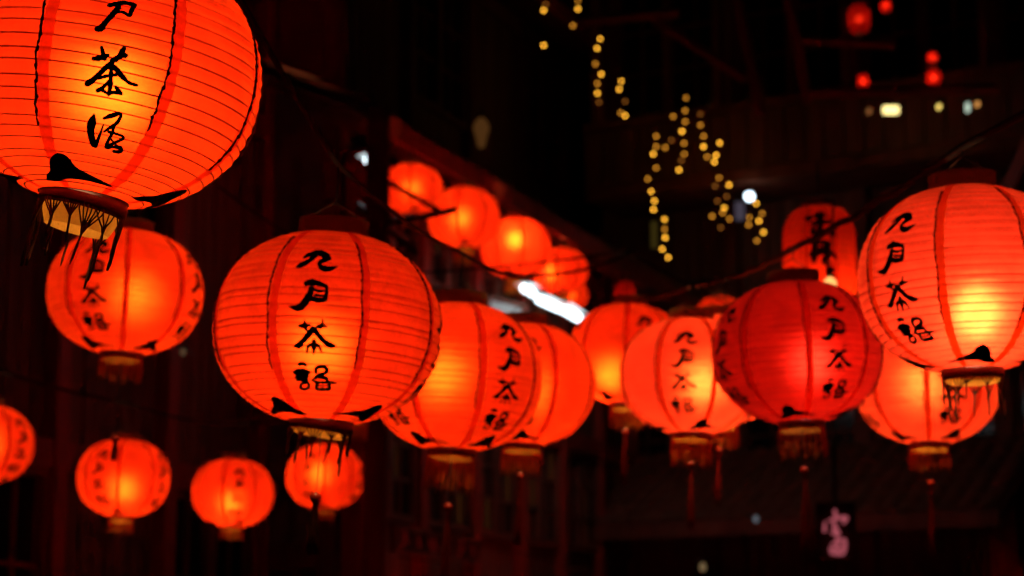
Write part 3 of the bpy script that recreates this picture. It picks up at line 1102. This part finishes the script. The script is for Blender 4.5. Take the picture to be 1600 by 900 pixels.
# the row under the tea house eave
EG = 'lanterns under the tea house eave'
lantern('E0', 'eave lantern mostly hidden by the dark bracket post, beside a white lamp', 590, 292, 20, d=17.5, yaw=0, var=1, chars=None, detail=1, power=120, cord=0.6, group=EG)
lantern('E1', 'eave lantern crossed by the diagonal strut of the bracket', 643, 295, 49, d=15.9, yaw=20, var=0, chars=None, detail=1, power=150, bulb=(0, .1, 0), cord=0.6, group=EG)
lantern('E2', 'eave lantern whose left side meets the tip of the bracket arm', 725, 342, 56, d=16.6, yaw=12, var=1, chars=None, detail=1, power=165, bulb=(-0.1, .2, -0.05), cord=0.6, group=EG)
lantern('E3', 'eave lantern with the bright yellow glow at its middle', 805, 389, 55, d=17.8, yaw=-10, var=2, chars=None, detail=1, power=260, bulb=(0.0, 0.5, 0.12), cord=0.6, group=EG)
lantern('E4', 'eave lantern above the long white tube lamp', 876, 424, 43, d=19.6, yaw=15, var=3, chars=None, detail=1, power=190, bulb=(-0.3, .2, -0.1), cord=0.6, group=EG)
lantern('E5', 'tiny eave lantern showing below the tube lamp', 893, 462, 26, d=22.5, yaw=0, var=0, chars=None, detail=1, power=110, cord=0.6, group=EG)
lantern('E6', 'little far lantern peeping between two big ones', 1124, 498, 40, d=20.0, yaw=0, var=0, chars=None, detail=1, power=110, cord=0.6, group=EG)


# unseen lanterns added beyond the view to light dark walls and the canopy
lantern('X1', 'unseen lantern added high against the plastered end wall to light it', 470, -80, 54, d=16.2, var=1, chars='A', detail=1, power=210, cord=0.6)
lantern('X2', 'unseen lantern added past the low string to light the timber house corner', -92, 770, 62, d=13.5, yaw=20, var=2, chars='A', detail=1, power=210, cord=0.5)
lantern('X3', 'unseen lantern added low under the tiled canopy to light it red', 1100, 985, 43, d=19.6, var=0, chars='A', detail=1, power=210, cord=1.0)
lantern('X4', 'unseen lantern added low to light the tea house windows', 690, 985, 48, d=17.4, var=3, chars='A', detail=1, power=210, cord=1.0)

lantern('X6', 'unseen lantern added low to light the far end of the tea house windows', 905, 985, 44, d=19.4, var=2, chars='A', detail=1, power=210, cord=1.0)
lantern('X7', 'unseen lantern added low below the neon sign for red wall light', 1262, 1000, 46, d=18.2, var=1, chars='A', detail=1, power=210, cord=1.0)

# ---- tall barrel lanterns with straight sides
def barrel(label, u, vtop, vbot, rpx, d, power, bulb_v, col=(1, 0.6, 0.28), text=True, group=None, mat='paper', yaw=12):
    r = rpx * d / FPX
    b = P(u, vbot, d)
    H = (vbot - vtop) * d / FPX
    root = link('barrel_lantern', None)
    tag(root, label, 'lantern', group)
    face = math.atan2(-b.x, b.y)
    root.location = b
    root.rotation_euler = (0, 0, face + R_(yaw))
    pr = []
    n = 48
    for i in range(n + 1):
        t = i / n
        e = min(t, 1 - t) / 0.30
        k = 1 if e >= 1 else (0.45 + 0.55 * math.sqrt(max(0, 1 - (1 - e) ** 2)))
        pr.append((r * k * (1 - 0.012 * (1 - math.cos(2 * math.pi * i / 2)) * 0.5), H * t))
    MB().lathe(pr, 64).obj('shell', M[mat], root)
    rb = MB()
    for i in range(2, n, 3):
        rows = []
        rr, z = pr[i]
        for k in range(41):
            a = 2 * math.pi * k / 40
            rows.append([((rr + 0.001 * cx) * math.sin(a), -(rr + 0.001 * cx) * math.cos(a), z + 0.001 * cz) for cx, cz in ((1, 0), (0, 1), (-1, 0), (0, -1))])
        rb.quad_grid(rows, True)
    o = rb.obj('ribs', M['rib'], root)
    o['kind'] = 'stuff'
    st = MB()
    st.quad_grid([[((rr + 0.0015) * math.sin(x / r), -(rr + 0.0015) * math.cos(x / r), z) for x in (-0.05 * r, 0, 0.05 * r)] for rr, z in pr])
    sm = st.mesh('seam_strip', M['strip'])
    for i in range(8):
        q = link('seam_strip', sm, root)
        q.rotation_euler = (0, 0, R_(22.5 + 45 * i))
    for z, nm, mt in ((-0.02, 'bottom_hoop', 'hoop'), (H - 0.006, 'top_hoop', 'hoop_top')):
        q = MB().lathe([(0.45 * r - 0.004, 0), (0.45 * r - 0.004, 0.03), (0.45 * r + 0.004, 0.03), (0.45 * r + 0.004, 0)], 32, True).obj(nm, M[mt], root)
        q.location = (0, 0, z)
    if text:
        def cyl(x, z, off):
            zz = (H / 2 + z * r) / H
            e = min(zz, 1 - zz) / 0.30
            k = 1 if e >= 1 else (0.45 + 0.55 * math.sqrt(max(0, 1 - (1 - e) ** 2)))
            return ((r * k + off) * math.sin(x), -(r * k + off) * math.cos(x), H / 2 + z * r)
        for gi in range(2):
            ms = glyph_mesh(COL_C, gi, cyl)
            for q in range(2):
                ob = link('character', ms, root)
                ob.rotation_euler = (0, 0, R_(180 * q))
    bl = MB().lathe([(a * 0.6, b * 0.6) for a, b in BULB_PROF], 16).obj('bulb', glow('bulb_light', col, power), root)
    bl.location = (0, 0, (vbot - bulb_v) * d / FPX)
    so = MB().lathe([(0.0145, 0.050), (0.017, 0.052), (0.017, 0.090), (0.006, 0.098), (0.0005, 0.098)], 16)
    so.tube([(0, 0, 0.08), (0, 0, H + 0.2 - bl.location.z)], 0.003, 6)
    s = so.obj('socket', M['socket'], root)
    s.location = bl.location
    return root


barrel('tall barrel lantern with bold characters behind the dim crimson lantern', 1283, 322, 492, 58, 8.6, 125, 474, yaw=2, mat='paper')
barrel('narrow red barrel lantern rising behind the round lanterns', 977, 438, 520, 17, 12.5, 22, 480, text=False, mat='paper_deep')

# ================================================================== lines the lanterns hang from
def line(label, pts, rad, sag=0.05, wob=0.0, name='lantern_line'):
    out = []
    for i in range(len(pts) - 1):
        a, b = Vector(pts[i]), Vector(pts[i + 1])
        L = (b - a).length
        for q in range(12):
            t = q / 12
            p = a.lerp(b, t)
            p.z -= sag * L * 4 * t * (1 - t) * 0.25
            if wob:
                p += Vector((0, 0, 1)) * wob * math.sin(q * 2.1 + i * 3) * math.sin(math.pi * t)
            out.append(p)
    out.append(Vector(pts[-1]))
    o = MB().tube(out, rad, 6).obj(name, M['cable'])
    tag(o, label, 'cable', 'cables the lanterns hang from')
    return o


up = Vector((0, 0, 0.004))
line('black cable sagging from the largest lantern past the wide one to the far row',
     [Vector((-2.6, 0.6, 3.6)), TOPS['L1'], TOPS['L2'], TOPS['L3'], TOPS['L4'], TOPS['L5'], Vector((3.2, 18.4, 4.45))], 0.006, 0.06)
line('twisted cable rising to the right above the dim crimson lantern',
     [Vector((3.0, 2.2, 3.6)), TOPS['L9'], TOPS['L8'], TOPS['L7'], TOPS['L6'], P(980, 470, 9.8), Vector((1.05, 23.2, 5.5))], 0.010, 0.03, 0.006)
line('cable above the lantern below the big bright one', [Vector((3.25, 8.2, 3.4)), TOPS['L10'], Vector((3.0, 6.6, 3.3))], 0.005, 0.02)
line('low black cable carrying the small lanterns', [Vector((-4.3, 11.1, 3.05)), TOPS['L13'], TOPS['L14'], TOPS['L15'], TOPS['L16'], Vector((-1.5, 16.3, 3.9))], 0.009, 0.08)
line('cable over the lantern behind the dripping fringe', [Vector((-4.7, 9.9, 3.6)), TOPS['L12'], TOPS['L22'], TOPS['L5'] + Vector((0, 0, 0.01))], 0.005, 0.05)
line('thin line under the eave with its lanterns', [P(560, 268, 15.1), TOPS['E0'], TOPS['E1'], TOPS['E2'], TOPS['E3'], TOPS['E4'], TOPS['E5'], P(960, 470, 25)], 0.004, 0.02)
line('short line to the little far lantern', [P(1000, 455, 21), TOPS['E6'], P(1200, 470, 21.5)], 0.004, 0.02)

for k_, dv in (('X1', (0.0, 1.3, 0.05)), ('X2', (-0.9, 0.3, 0.1)), ('X3', (0.3, 5.0, 0.3)), ('X4', (-0.9, 1.0, 0.2)), ('X6', (-0.6, 0.5, 0.2)), ('X7', (0.3, 4.0, 0.3)), ('E6', (0.2, 3.0, 0.1))):  # all but the last hold up the added unseen lanterns
    o_ = line('short hook line to the ' + {'X1': 'added lantern high on the end wall', 'X2': 'added lantern by the timber house corner', 'X3': 'added lantern under the tiled canopy', 'X4': 'added lantern before the tea house windows', 'X6': 'added lantern at the far end of the tea house windows', 'X7': 'added lantern below the neon sign', 'E6': 'little far lantern'}[k_],
              [TOPS[k_], TOPS[k_] + Vector(dv)], 0.005, 0.02)

# ================================================================== bracket post beside the eave
bp = link('bracket_post', None)
base = P(590, 300, 14.2)
bp.location = (base.x, base.y, 0)
tag(bp, 'dark square post with a strutted bracket arm in front of the eave lanterns', 'post')
hz = base.z
put_box('post', bp, M['wood'], 0, 0, 0, 0.15, 0.15, P(590, 165, 14.2).z)
tip = P(712, 328, 13.6) - bp.location
rt = P(596, 350, 14.2) - bp.location
ru = P(598, 280, 14.2) - bp.location
mid = tip.lerp(rt, 0.2)
MB().tube([rt, tip], 0.022, 8).obj('arm', M['metal'], bp)
MB().tube([ru, mid + Vector((0, 0, 0.01))], 0.018, 8).obj('strut', M['metal'], bp)
bl2 = P(560, 320, 14.4) - bp.location
MB().tube([bl2, P(650, 395, 13.8) - bp.location], 0.02, 8).obj('brace', M['metal'], bp)

# ================================================================== lamps
white = glow('cool_tube_light', (0.78, 0.93, 1.0), 4.0)


def tube_lamp(label, a, b, r, m=white, group=None):
    root = link('tube_lamp', None)
    a, b = Vector(a), Vector(b)
    root.location = a
    tag(root, label, 'lamp', group)
    d = b - a
    MB().tube([Vector((0, 0, 0)), d * 0.5, d], r, 12).obj('tube', m, root)
    n = d.normalized()
    s = Vector((0, 0, 1)).cross(n).normalized()
    hb = MB()
    for q in (-1, 1):
        hb.quad_grid([[s * q * r * 0.2 + Vector((0, 0, r * 1.5)), d + s * q * r * 0.2 + Vector((0, 0, r * 1.5))], [s * q * r * 2.6 + Vector((0, 0, r * 1.0)), d + s * q * r * 2.6 + Vector((0, 0, r * 1.0))]])
    hb.tube([Vector((0, 0, r * 1.7)) - n * 0.02, d + Vector((0, 0, r * 1.7)) + n * 0.02], r * 0.55, 8)
    hb.tube([d * 0.3 + Vector((0, 0, r * 1.7)), d * 0.3 + Vector((0, 0, 0.5))], 0.008, 6)
    hb.tube([d * 0.8 + Vector((0, 0, r * 1.7)), d * 0.8 + Vector((0, 0, 0.5))], 0.008, 6)
    hb.obj('housing', M['shade'], root)
    return root


tube_lamp('small white lamp beside the bracket post', P(576, 250, 14.9), P(583, 256, 15.1), 0.035)
tube_lamp('short white lamp at the upper end of the long tube lamp', P(819, 450, 17.6), P(832, 458, 18.2), 0.034)
tube_lamp('long white tube lamp hanging under the eave', P(842, 468, 18.2), P(872, 482, 19.6), 0.034)
tube_lamp('second white tube lamp in line with the long one', P(874, 480, 19.8), P(905, 498, 21.6), 0.040)

# pale signs and cloths lit by the tube lamps
def board(name, label, cat, u0, v0, u1, v1, d0, d1, m, frame='wood', th=0.03):
    a, b = P(u0, v1, d0), P(u1, v1, d1)
    root = link(name, None)
    root.location = a
    L = math.hypot(b.x - a.x, b.y - a.y)
    root.rotation_euler = (0, 0, math.atan2(b.y - a.y, b.x - a.x))
    H = P(u0, v0, d0).z - a.z
    tag(root, label, cat)
    MB().box(0, L, -th / 2, th / 2, 0, H).obj('panel', M[m], root, False)
    t = 0.03
    MB().box(-t, 0, -th, th, -t, H + t).box(L, L + t, -th, th, -t, H + t).box(0, L, -th, th, -t, 0).box(0, L, -th, th, H, H + t).obj('frame', M[frame], root, False)
    return root, L, H


board('notice_board', 'small pale notice board left of the long tube lamp', 'sign', 762, 468, 812, 490, 17.9, 18.3, 'shade')
board('pale_sign', 'pale sign plate below the long tube lamp', 'sign', 846, 496, 897, 530, 18.6, 20.2, 'shade')

# blurred highlight by the barrel lantern, put in as a glowing bulb
bb = link('highlight_bulb', None)
bb.location = P(1297, 444, 7.7)
tag(bb, 'glowing bulb put in as the round highlight between the barrel lantern and the crimson lantern', 'bulb')
MB().lathe([(r * 0.5, z * 0.5) for r, z in BULB_PROF], 16).obj('globe', glow('highlight_glow', (1.0, 0.46, 0.12), 1.5), bb)
so = MB().lathe([(0.012, 0.028), (0.014, 0.030), (0.014, 0.06), (0.002, 0.066)], 12)
so.tube([(0, 0, 0.06), (0.01, 0.0, 0.2), (0.03, 0.02, 0.33)], 0.003, 6)
so.obj('socket', M['socket'], bb)

# white flood lamp in the fairy lights
fl = link('flood_lamp', None)
fl.location = P(1171, 307, 23.0)
tag(fl, 'round cold-white flood lamp among the fairy lights', 'lamp')
MB().lathe([(0.0005, 0.05), (0.03, 0.04), (0.045, 0.02), (0.05, 0), (0.045, -0.02), (0.03, -0.04), (0.0005, -0.05)], 20).obj('lens', glow('flood_light', (0.72, 0.88, 1.0), 5.0), fl)
MB().tube([(0, 0.05, 0.03), (0, 0.2, 0.12), (0, 1.0, 0.15)], 0.015, 8).obj('arm', M['metal'], fl)

# ================================================================== fairy lights
fairy = {2: glow('fairy_light_bright', (1.0, 0.44, 0.03), 8.0), 1: glow('fairy_light', (1.0, 0.38, 0.03), 3.0), 0: glow('fairy_light_dim', (1.0, 0.32, 0.04), 0.9)}
FB = {}
for k_, m_ in fairy.items():
    FB[k_] = MB().lathe([(0.0005, 0.013), (0.008, 0.010), (0.0118, 0.004), (0.012, -0.003), (0.0085, -0.0095), (0.0005, -0.013)], 10).mesh('bulb', m_)
STR = [
    ([(63, 35, 2), (63, 152, 2), (70, 15, 0)], 'fairy light string with only a few bulbs nearest the tea house roof'),
    ([(178, 3, 1), (178, 30, 2), (190, 59, 2), (161, 86, 1)], 'short fairy light string of four bulbs high above the lane'),
    ([(252, 130, 2), (242, 162, 2), (236, 214, 1), (256, 248, 2), (243, 280, 1), (243, 312, 2), (248, 342, 0)], 'straight hanging fairy light string of seven bulbs'),
    ([(323, 272, 2), (316, 299, 2), (336, 340, 0), (321, 378, 1), (336, 388, 2)], 'fairy light string of five bulbs beside the straight one'),
    ([(540, 328, 1), (537, 371, 1), (537, 408, 1), (526, 440, 2), (533, 480, 1), (534, 516, 1), (524, 538, 0), (516, 569, 2)], 'middle fairy light string that starts highest of the cluster'),
    ([(497, 390, 1), (490, 470, 0), (470, 494, 1), (440, 456, 1), (440, 491, 1), (430, 516, 2), (440, 562, 1), (412, 599, 1), (423, 641, 2), (434, 673, 2), (431, 702, 2), (468, 735, 2), (468, 768, 1), (470, 796, 2), (460, 834, 2), (480, 862, 2)], 'longest zigzag fairy light string reaching lowest'),
    ([(588, 382, 0), (588, 419, 1), (599, 456, 1), (598, 491, 2), (610, 525, 1), (635, 542, 2), (640, 520, 2), (652, 479, 2)], 'hooked fairy light string right of the middle one'),
    ([(650, 595, 1), (637, 623, 0), (684, 619, 2), (676, 658, 0), (645, 673, 0), (668, 696, 2), (663, 712, 1), (627, 724, 1), (685, 733, 1), (656, 762, 0)], 'tangled fairy light string left of the flood lamp'),
    ([(775, 681, 2), (795, 715, 1), (784, 740, 2), (799, 778, 2), (777, 806, 1), (752, 728, 1), (749, 753, 1)], 'curled fairy light string right under the flood lamp'),
]
for si, (pts, lab) in enumerate(STR):
    D = 23.0 + 0.35 * si if si < 4 else 22.5 + 0.2 * (si % 3)
    root = link('fairy_light_string', None)
    wp = [P(820 + x / 2.143, y / 2.143, D + 0.05 * math.sin(i * 1.9)) for i, (x, y, b) in enumerate(pts)]
    top = max(wp, key=lambda q: q.z)
    root.location = top
    tag(root, lab, 'string lights', 'fairy lights over the lane')
    path = [Vector(q) - top + Vector((0, 0, 0.016)) for q in wp]
    hang = [Vector((0.05, 3.5, 1.2)), Vector((0.0, 0.5, 0.12))] if wp.index(top) == 0 else []
    MB().tube(smooth_path([tuple(q) for q in hang + path], 4), 0.0025, 4).obj('wire', M['cable'], root)
    for (x, y, b), q in zip(pts, wp):
        o = link('bulb', FB[b], root)
        o.location = q - top

# ================================================================== small far lights on the balcony house
def mini(label, u, v, rpx, d, power, tall=1.2):
    r = rpx * d / FPX
    root = link('small_lantern', None)
    root.location = P(u, v, d) - Vector((0, 0, r * tall))
    tag(root, label, 'lantern', 'little red lanterns on the balcony')
    h = r * tall
    MB().lathe([(0.35 * r, 0), (0.75 * r, 0.12 * h), (r, 0.6 * h), (r, 1.4 * h), (0.75 * r, 1.88 * h), (0.35 * r, 2 * h)], 24).obj('shell', M['paper_deep'], root)
    MB().lathe([(0.33 * r, -0.02), (0.38 * r, -0.02), (0.38 * r, 0.004), (0.33 * r, 0.004)], 20, True).obj('bottom_hoop', M['hoop'], root)
    MB().lathe([(0.33 * r, 2 * h - 0.004), (0.38 * r, 2 * h - 0.004), (0.38 * r, 2 * h + 0.02), (0.33 * r, 2 * h + 0.02)], 20, True).obj('top_hoop', M['hoop'], root)
    b = MB().lathe([(q[0] * 0.31, q[1] * 0.31) for q in BULB_PROF], 12).obj('bulb', glow('bulb_light', (1, 0.6, 0.28), power * 0.38), root)
    b.location = (0, 0, h)
    MB().tube([(0, 0, h + 0.016), (0, 0, 2 * h + 0.5)], 0.004, 5).obj('cord', M['cable'], root)


mini('largest little balcony lantern, high on the dark house', 1342, 30, 17, 22.0, 120, 1.35)
mini('tiny red lantern at the very top of the balcony house', 1384, 9, 8, 22.0, 60)
mini('little red lantern above another on the balcony', 1457, 90, 9, 21.4, 60, 0.8)
mini('little red lantern right below another on the balcony', 1459, 122, 11, 21.4, 110, 1.3)
mini('little red lantern next to the yellow box lamp on the balcony', 1349, 127, 9, 21.8, 70, 1.2)


def box_lamp(label, u, v, wpx, hpx, d, col, st, name='box_lamp'):
    root = link(name, None)
    c = P(u, v, d)
    wd, ht = wpx * d / FPX, hpx * d / FPX
    root.location = c - Vector((0, 0, ht / 2))
    tag(root, label, 'lamp', 'small lamps on the balcony')
    MB().bevel_box(-wd / 2, wd / 2, -0.05, 0.05, 0, ht, 0.02).obj('diffuser', glow('box_lamp_light', col, st), root, False)
    MB().box(-wd / 2 - 0.01, wd / 2 + 0.01, -0.06, 0.06, ht, ht + 0.02).obj('cap', M['metal'], root, False)
    MB().tube([(0, 0, ht + 0.018), (0, 0, ht + 0.6)], 0.006, 5).obj('stem', M['metal'], root)


box_lamp('wide warm-yellow box lamp glowing on the balcony', 1392, 172, 24, 10, 21.6, (1.0, 0.78, 0.28), 2.2)
box_lamp('tiny yellow lamp on the balcony', 1467, 167, 5, 5, 21.2, (1.0, 0.7, 0.15), 1.6)
box_lamp('pale greenish upright lamp on the balcony', 1512, 168, 5, 12, 20.8, (0.75, 0.95, 0.75), 0.8)
box_lamp('tiny orange lamp beside the pale upright one', 1527, 163, 5, 5, 20.8, (1.0, 0.42, 0.10), 0.9)
box_lamp('faint orange lamp left of the wide box lamp', 1358, 174, 6, 6, 21.8, (1.0, 0.35, 0.10), 0.25)
box_lamp('bluish pink lit panel under the flood lamp', 1156, 330, 14, 26, 23.4, (0.75, 0.60, 0.85), 0.07)
box_lamp('dim olive lit slot left of the longest fairy light string', 1022, 367, 9, 40, 24.0, (0.9, 0.6, 0.10), 0.035)

# lamplit cream shape above the tea house roof, its lit tone put in as emission
cl = link('cream_glow_drop', None)
cl.location = P(752, 238, 19.0)
tag(cl, 'dim cream drop shape on the dark upper storey, its lit look put in as glow', 'lamp')
MB().lathe([(0.02, 0.04), (0.035, 0.06), (0.05, 0.14), (0.075, 0.22), (0.05, 0.28), (0.02, 0.31)], 20).obj('shade', glow('cream_glow', (1.0, 0.38, 0.09), 0.06), cl)
MB().tube([(0, 0, 0.3), (0, 0.3, 0.5), (0, 0.9, 0.5)], 0.01, 6).obj('arm', M['metal'], cl)

# ================================================================== neon character, sign boards
COL_N = dict(glyphs=[[[(330, 160, 60), (345, 240, 70)], [(150, 330, 50), (140, 450, 60)], [(230, 300, 50), (400, 270, 60), (520, 270, 90), (470, 340, 50)],
                      [(300, 330, 60), (330, 430, 110), (360, 520, 70)], [(260, 480, 50), (400, 480, 50)], [(240, 700, 90), (250, 750, 50)],
                      [(250, 640, 40), (360, 600, 50), (470, 580, 70), (480, 680, 70), (450, 770, 60)], [(240, 760, 60), (350, 770, 70), (450, 770, 60)],
                      [(350, 560, 60), (345, 760, 60)], [(260, 690, 50), (460, 690, 50)]]])
ns = link('neon_sign', None)
nb = P(1308, 868, 16.8)
ns.location = nb
tag(ns, 'pink glowing single-character sign on a dark board', 'sign')
px = 16.8 / FPX
MB().box(-32 * px, 32 * px, 0.02, 0.05, -4 * px, 84 * px).obj('panel', M['sign'], ns, False)
mb = MB()
for i, st in enumerate(COL_N['glyphs'][0]):
    stroke_mesh(mb, [(a * 0.8 + 60, b, c_ * 0.62) for a, b, c_ in st], lambda p, i=i: ((p[0] / 9 - 38) * px, -0.004 * i - 0.005, (88 - (p[1] / 9)) * px), 0)
ch_ = mb.obj('character', glow('pink_sign_light', (1.0, 0.20, 0.26), 0.36), ns, False)
put_box('bracket', ns, M['metal'], 0, 0.035, 84 * px, 0.04, 0.03, 0.5)


def sign_chars(label, u0, v0, u1, v1, d0, d1, n, st, col=(1.0, 0.03, 0.02)):
    root, L, H = board('sign_board', label, 'sign', u0, v0, u1, v1, d0, d1, 'sign')
    ems = glow('red_sign_light', col, st)
    cw = L / n
    for q in range(n):
        gi = q % 4
        g_ = COL_A['glyphs'][(q + 1) % 4]
        mb = MB()
        ys = [p[1] for s in g_ for p in s]
        xs = [p[0] for s in g_ for p in s]
        yc, xc = (min(ys) + max(ys)) / 2, (min(xs) + max(xs)) / 2
        sc_ = min(cw * 0.8 / (max(xs) - min(xs)), H * 0.8 / (max(ys) - min(ys)))
        for i, s in enumerate(g_):
            stroke_mesh(mb, s, lambda p, i=i: (cw * (q + 0.5) + (p[0] - xc) * sc_, -0.02 - 0.001 * i, H / 2 - (p[1] - yc) * sc_), 0)
        mb.obj('character', ems, root, False)
    return root


sign_chars('long dark sign board with faint red characters on the tea house', 615, 826, 745, 856, 17.2, 19.2, 6, 0.045)

# canvas awning low at the right, lit from inside by an added unseen lantern
M['canvas'] = paper('orange_canvas', (0.70, 0.16, 0.02), (0.5, 0.14, 0.03), (0.7, 0.2, 0.03), 0.05, opaque=0.55)
M['canvas_green'] = paper('olive_canvas', (0.16, 0.11, 0.02), (0.2, 0.15, 0.03), (0.2, 0.14, 0.03), 0.05, opaque=0.6)
rf, rl, rr_ = P(1548, 838, 11.5), P(1462, 935, 11.5), P(1690, 930, 11.5)
bk = Vector((0.25, 1.4, 0.05))
aw = link('awning', None)
aw.location = (rl.x, rl.y, 0)
tag(aw, 'small ridged canvas awning, orange and olive, at the lowest right', 'awning')
o_ = aw.location.copy()
for nm, a_, b_, mt in (('left_canvas', rf, rl, 'canvas_green'), ('right_canvas', rr_, rf, 'canvas')):
    rows = []
    for q in range(13):
        t = q / 12
        rows.append([a_.lerp(b_, w_) + bk * t - Vector((0, 0, 0.05 * math.sin(math.pi * w_) * (1 + 0.4 * math.sin(6.28 * t * 2)))) - o_ for w_ in [i_ / 10 for i_ in range(11)]])
    MB().quad_grid(rows).obj('canvas', M[mt], aw)
for a_, mt, e0_, e1_ in ((rl, 'canvas_green', rl, rf), (rr_, 'canvas', rf, rr_)):
    rows = []
    for q in range(9):
        t = q / 8
        rows.append([e0_.lerp(e1_, i_ / 16) * (1 - t) + Vector((*e0_.lerp(e1_, i_ / 16).xy, rl.z - 0.35)) * t + Vector((0, 0.02 + 0.015 * math.sin(i_ * 1.9), 0)) - o_ for i_ in range(17)])
    MB().quad_grid(rows).obj('curtain', M[mt], aw)
for a_, z_ in ((rl, 0), (rr_, 0), (rl + bk, 0), (rr_ + bk, 0)):
    MB().tube([Vector((a_.x, a_.y, 0)) - o_, a_ - o_], 0.02, 8).obj('pole', M['metal'], aw)
lantern('X5', 'unseen lantern added under the small canvas awning to light it', 1585, 985, 62, d=12.3, var=1, chars='A', detail=1, power=110, cord=0.1)

# small glowing spots: pale bottle-like thing, bluish lamp, blob's glint put in as emission
for (u, v, d, r, c_, st, lb) in ((1098, 886, 17.0, 5, (1.0, 0.65, 0.3), 0.16, 'small pale bottle-like thing under the tiled canopy, its lit tone put in as glow'), (1181, 811, 18.0, 4, (0.75, 0.85, 1.0), 0.13, 'tiny bluish lamp on a post by the neon sign'),
                                 (286, 550, 14.5, 4, (1.0, 0.5, 0.25), 0.10, 'tiny warm glint on the timber house, put in as glow')):
    q = link('glow_spot', None)
    q.location = P(u, v, d)
    tag(q, lb, 'lamp')
    s_ = r * d / FPX
    MB().lathe([(0.0005, 1.4 * s_), (0.6 * s_, 1.2 * s_), (s_, 0.4 * s_), (s_, -0.6 * s_), (0.7 * s_, -1.2 * s_), (0.0005, -1.3 * s_)], 14).obj('globe', glow('spot_glow', c_, st), q)
    MB().tube([(0, 0, 1.35 * s_), (0, 0.05, 2.5 * s_), (0, 0.5, 3 * s_)], 0.008, 6).obj('arm', M['metal'], q)
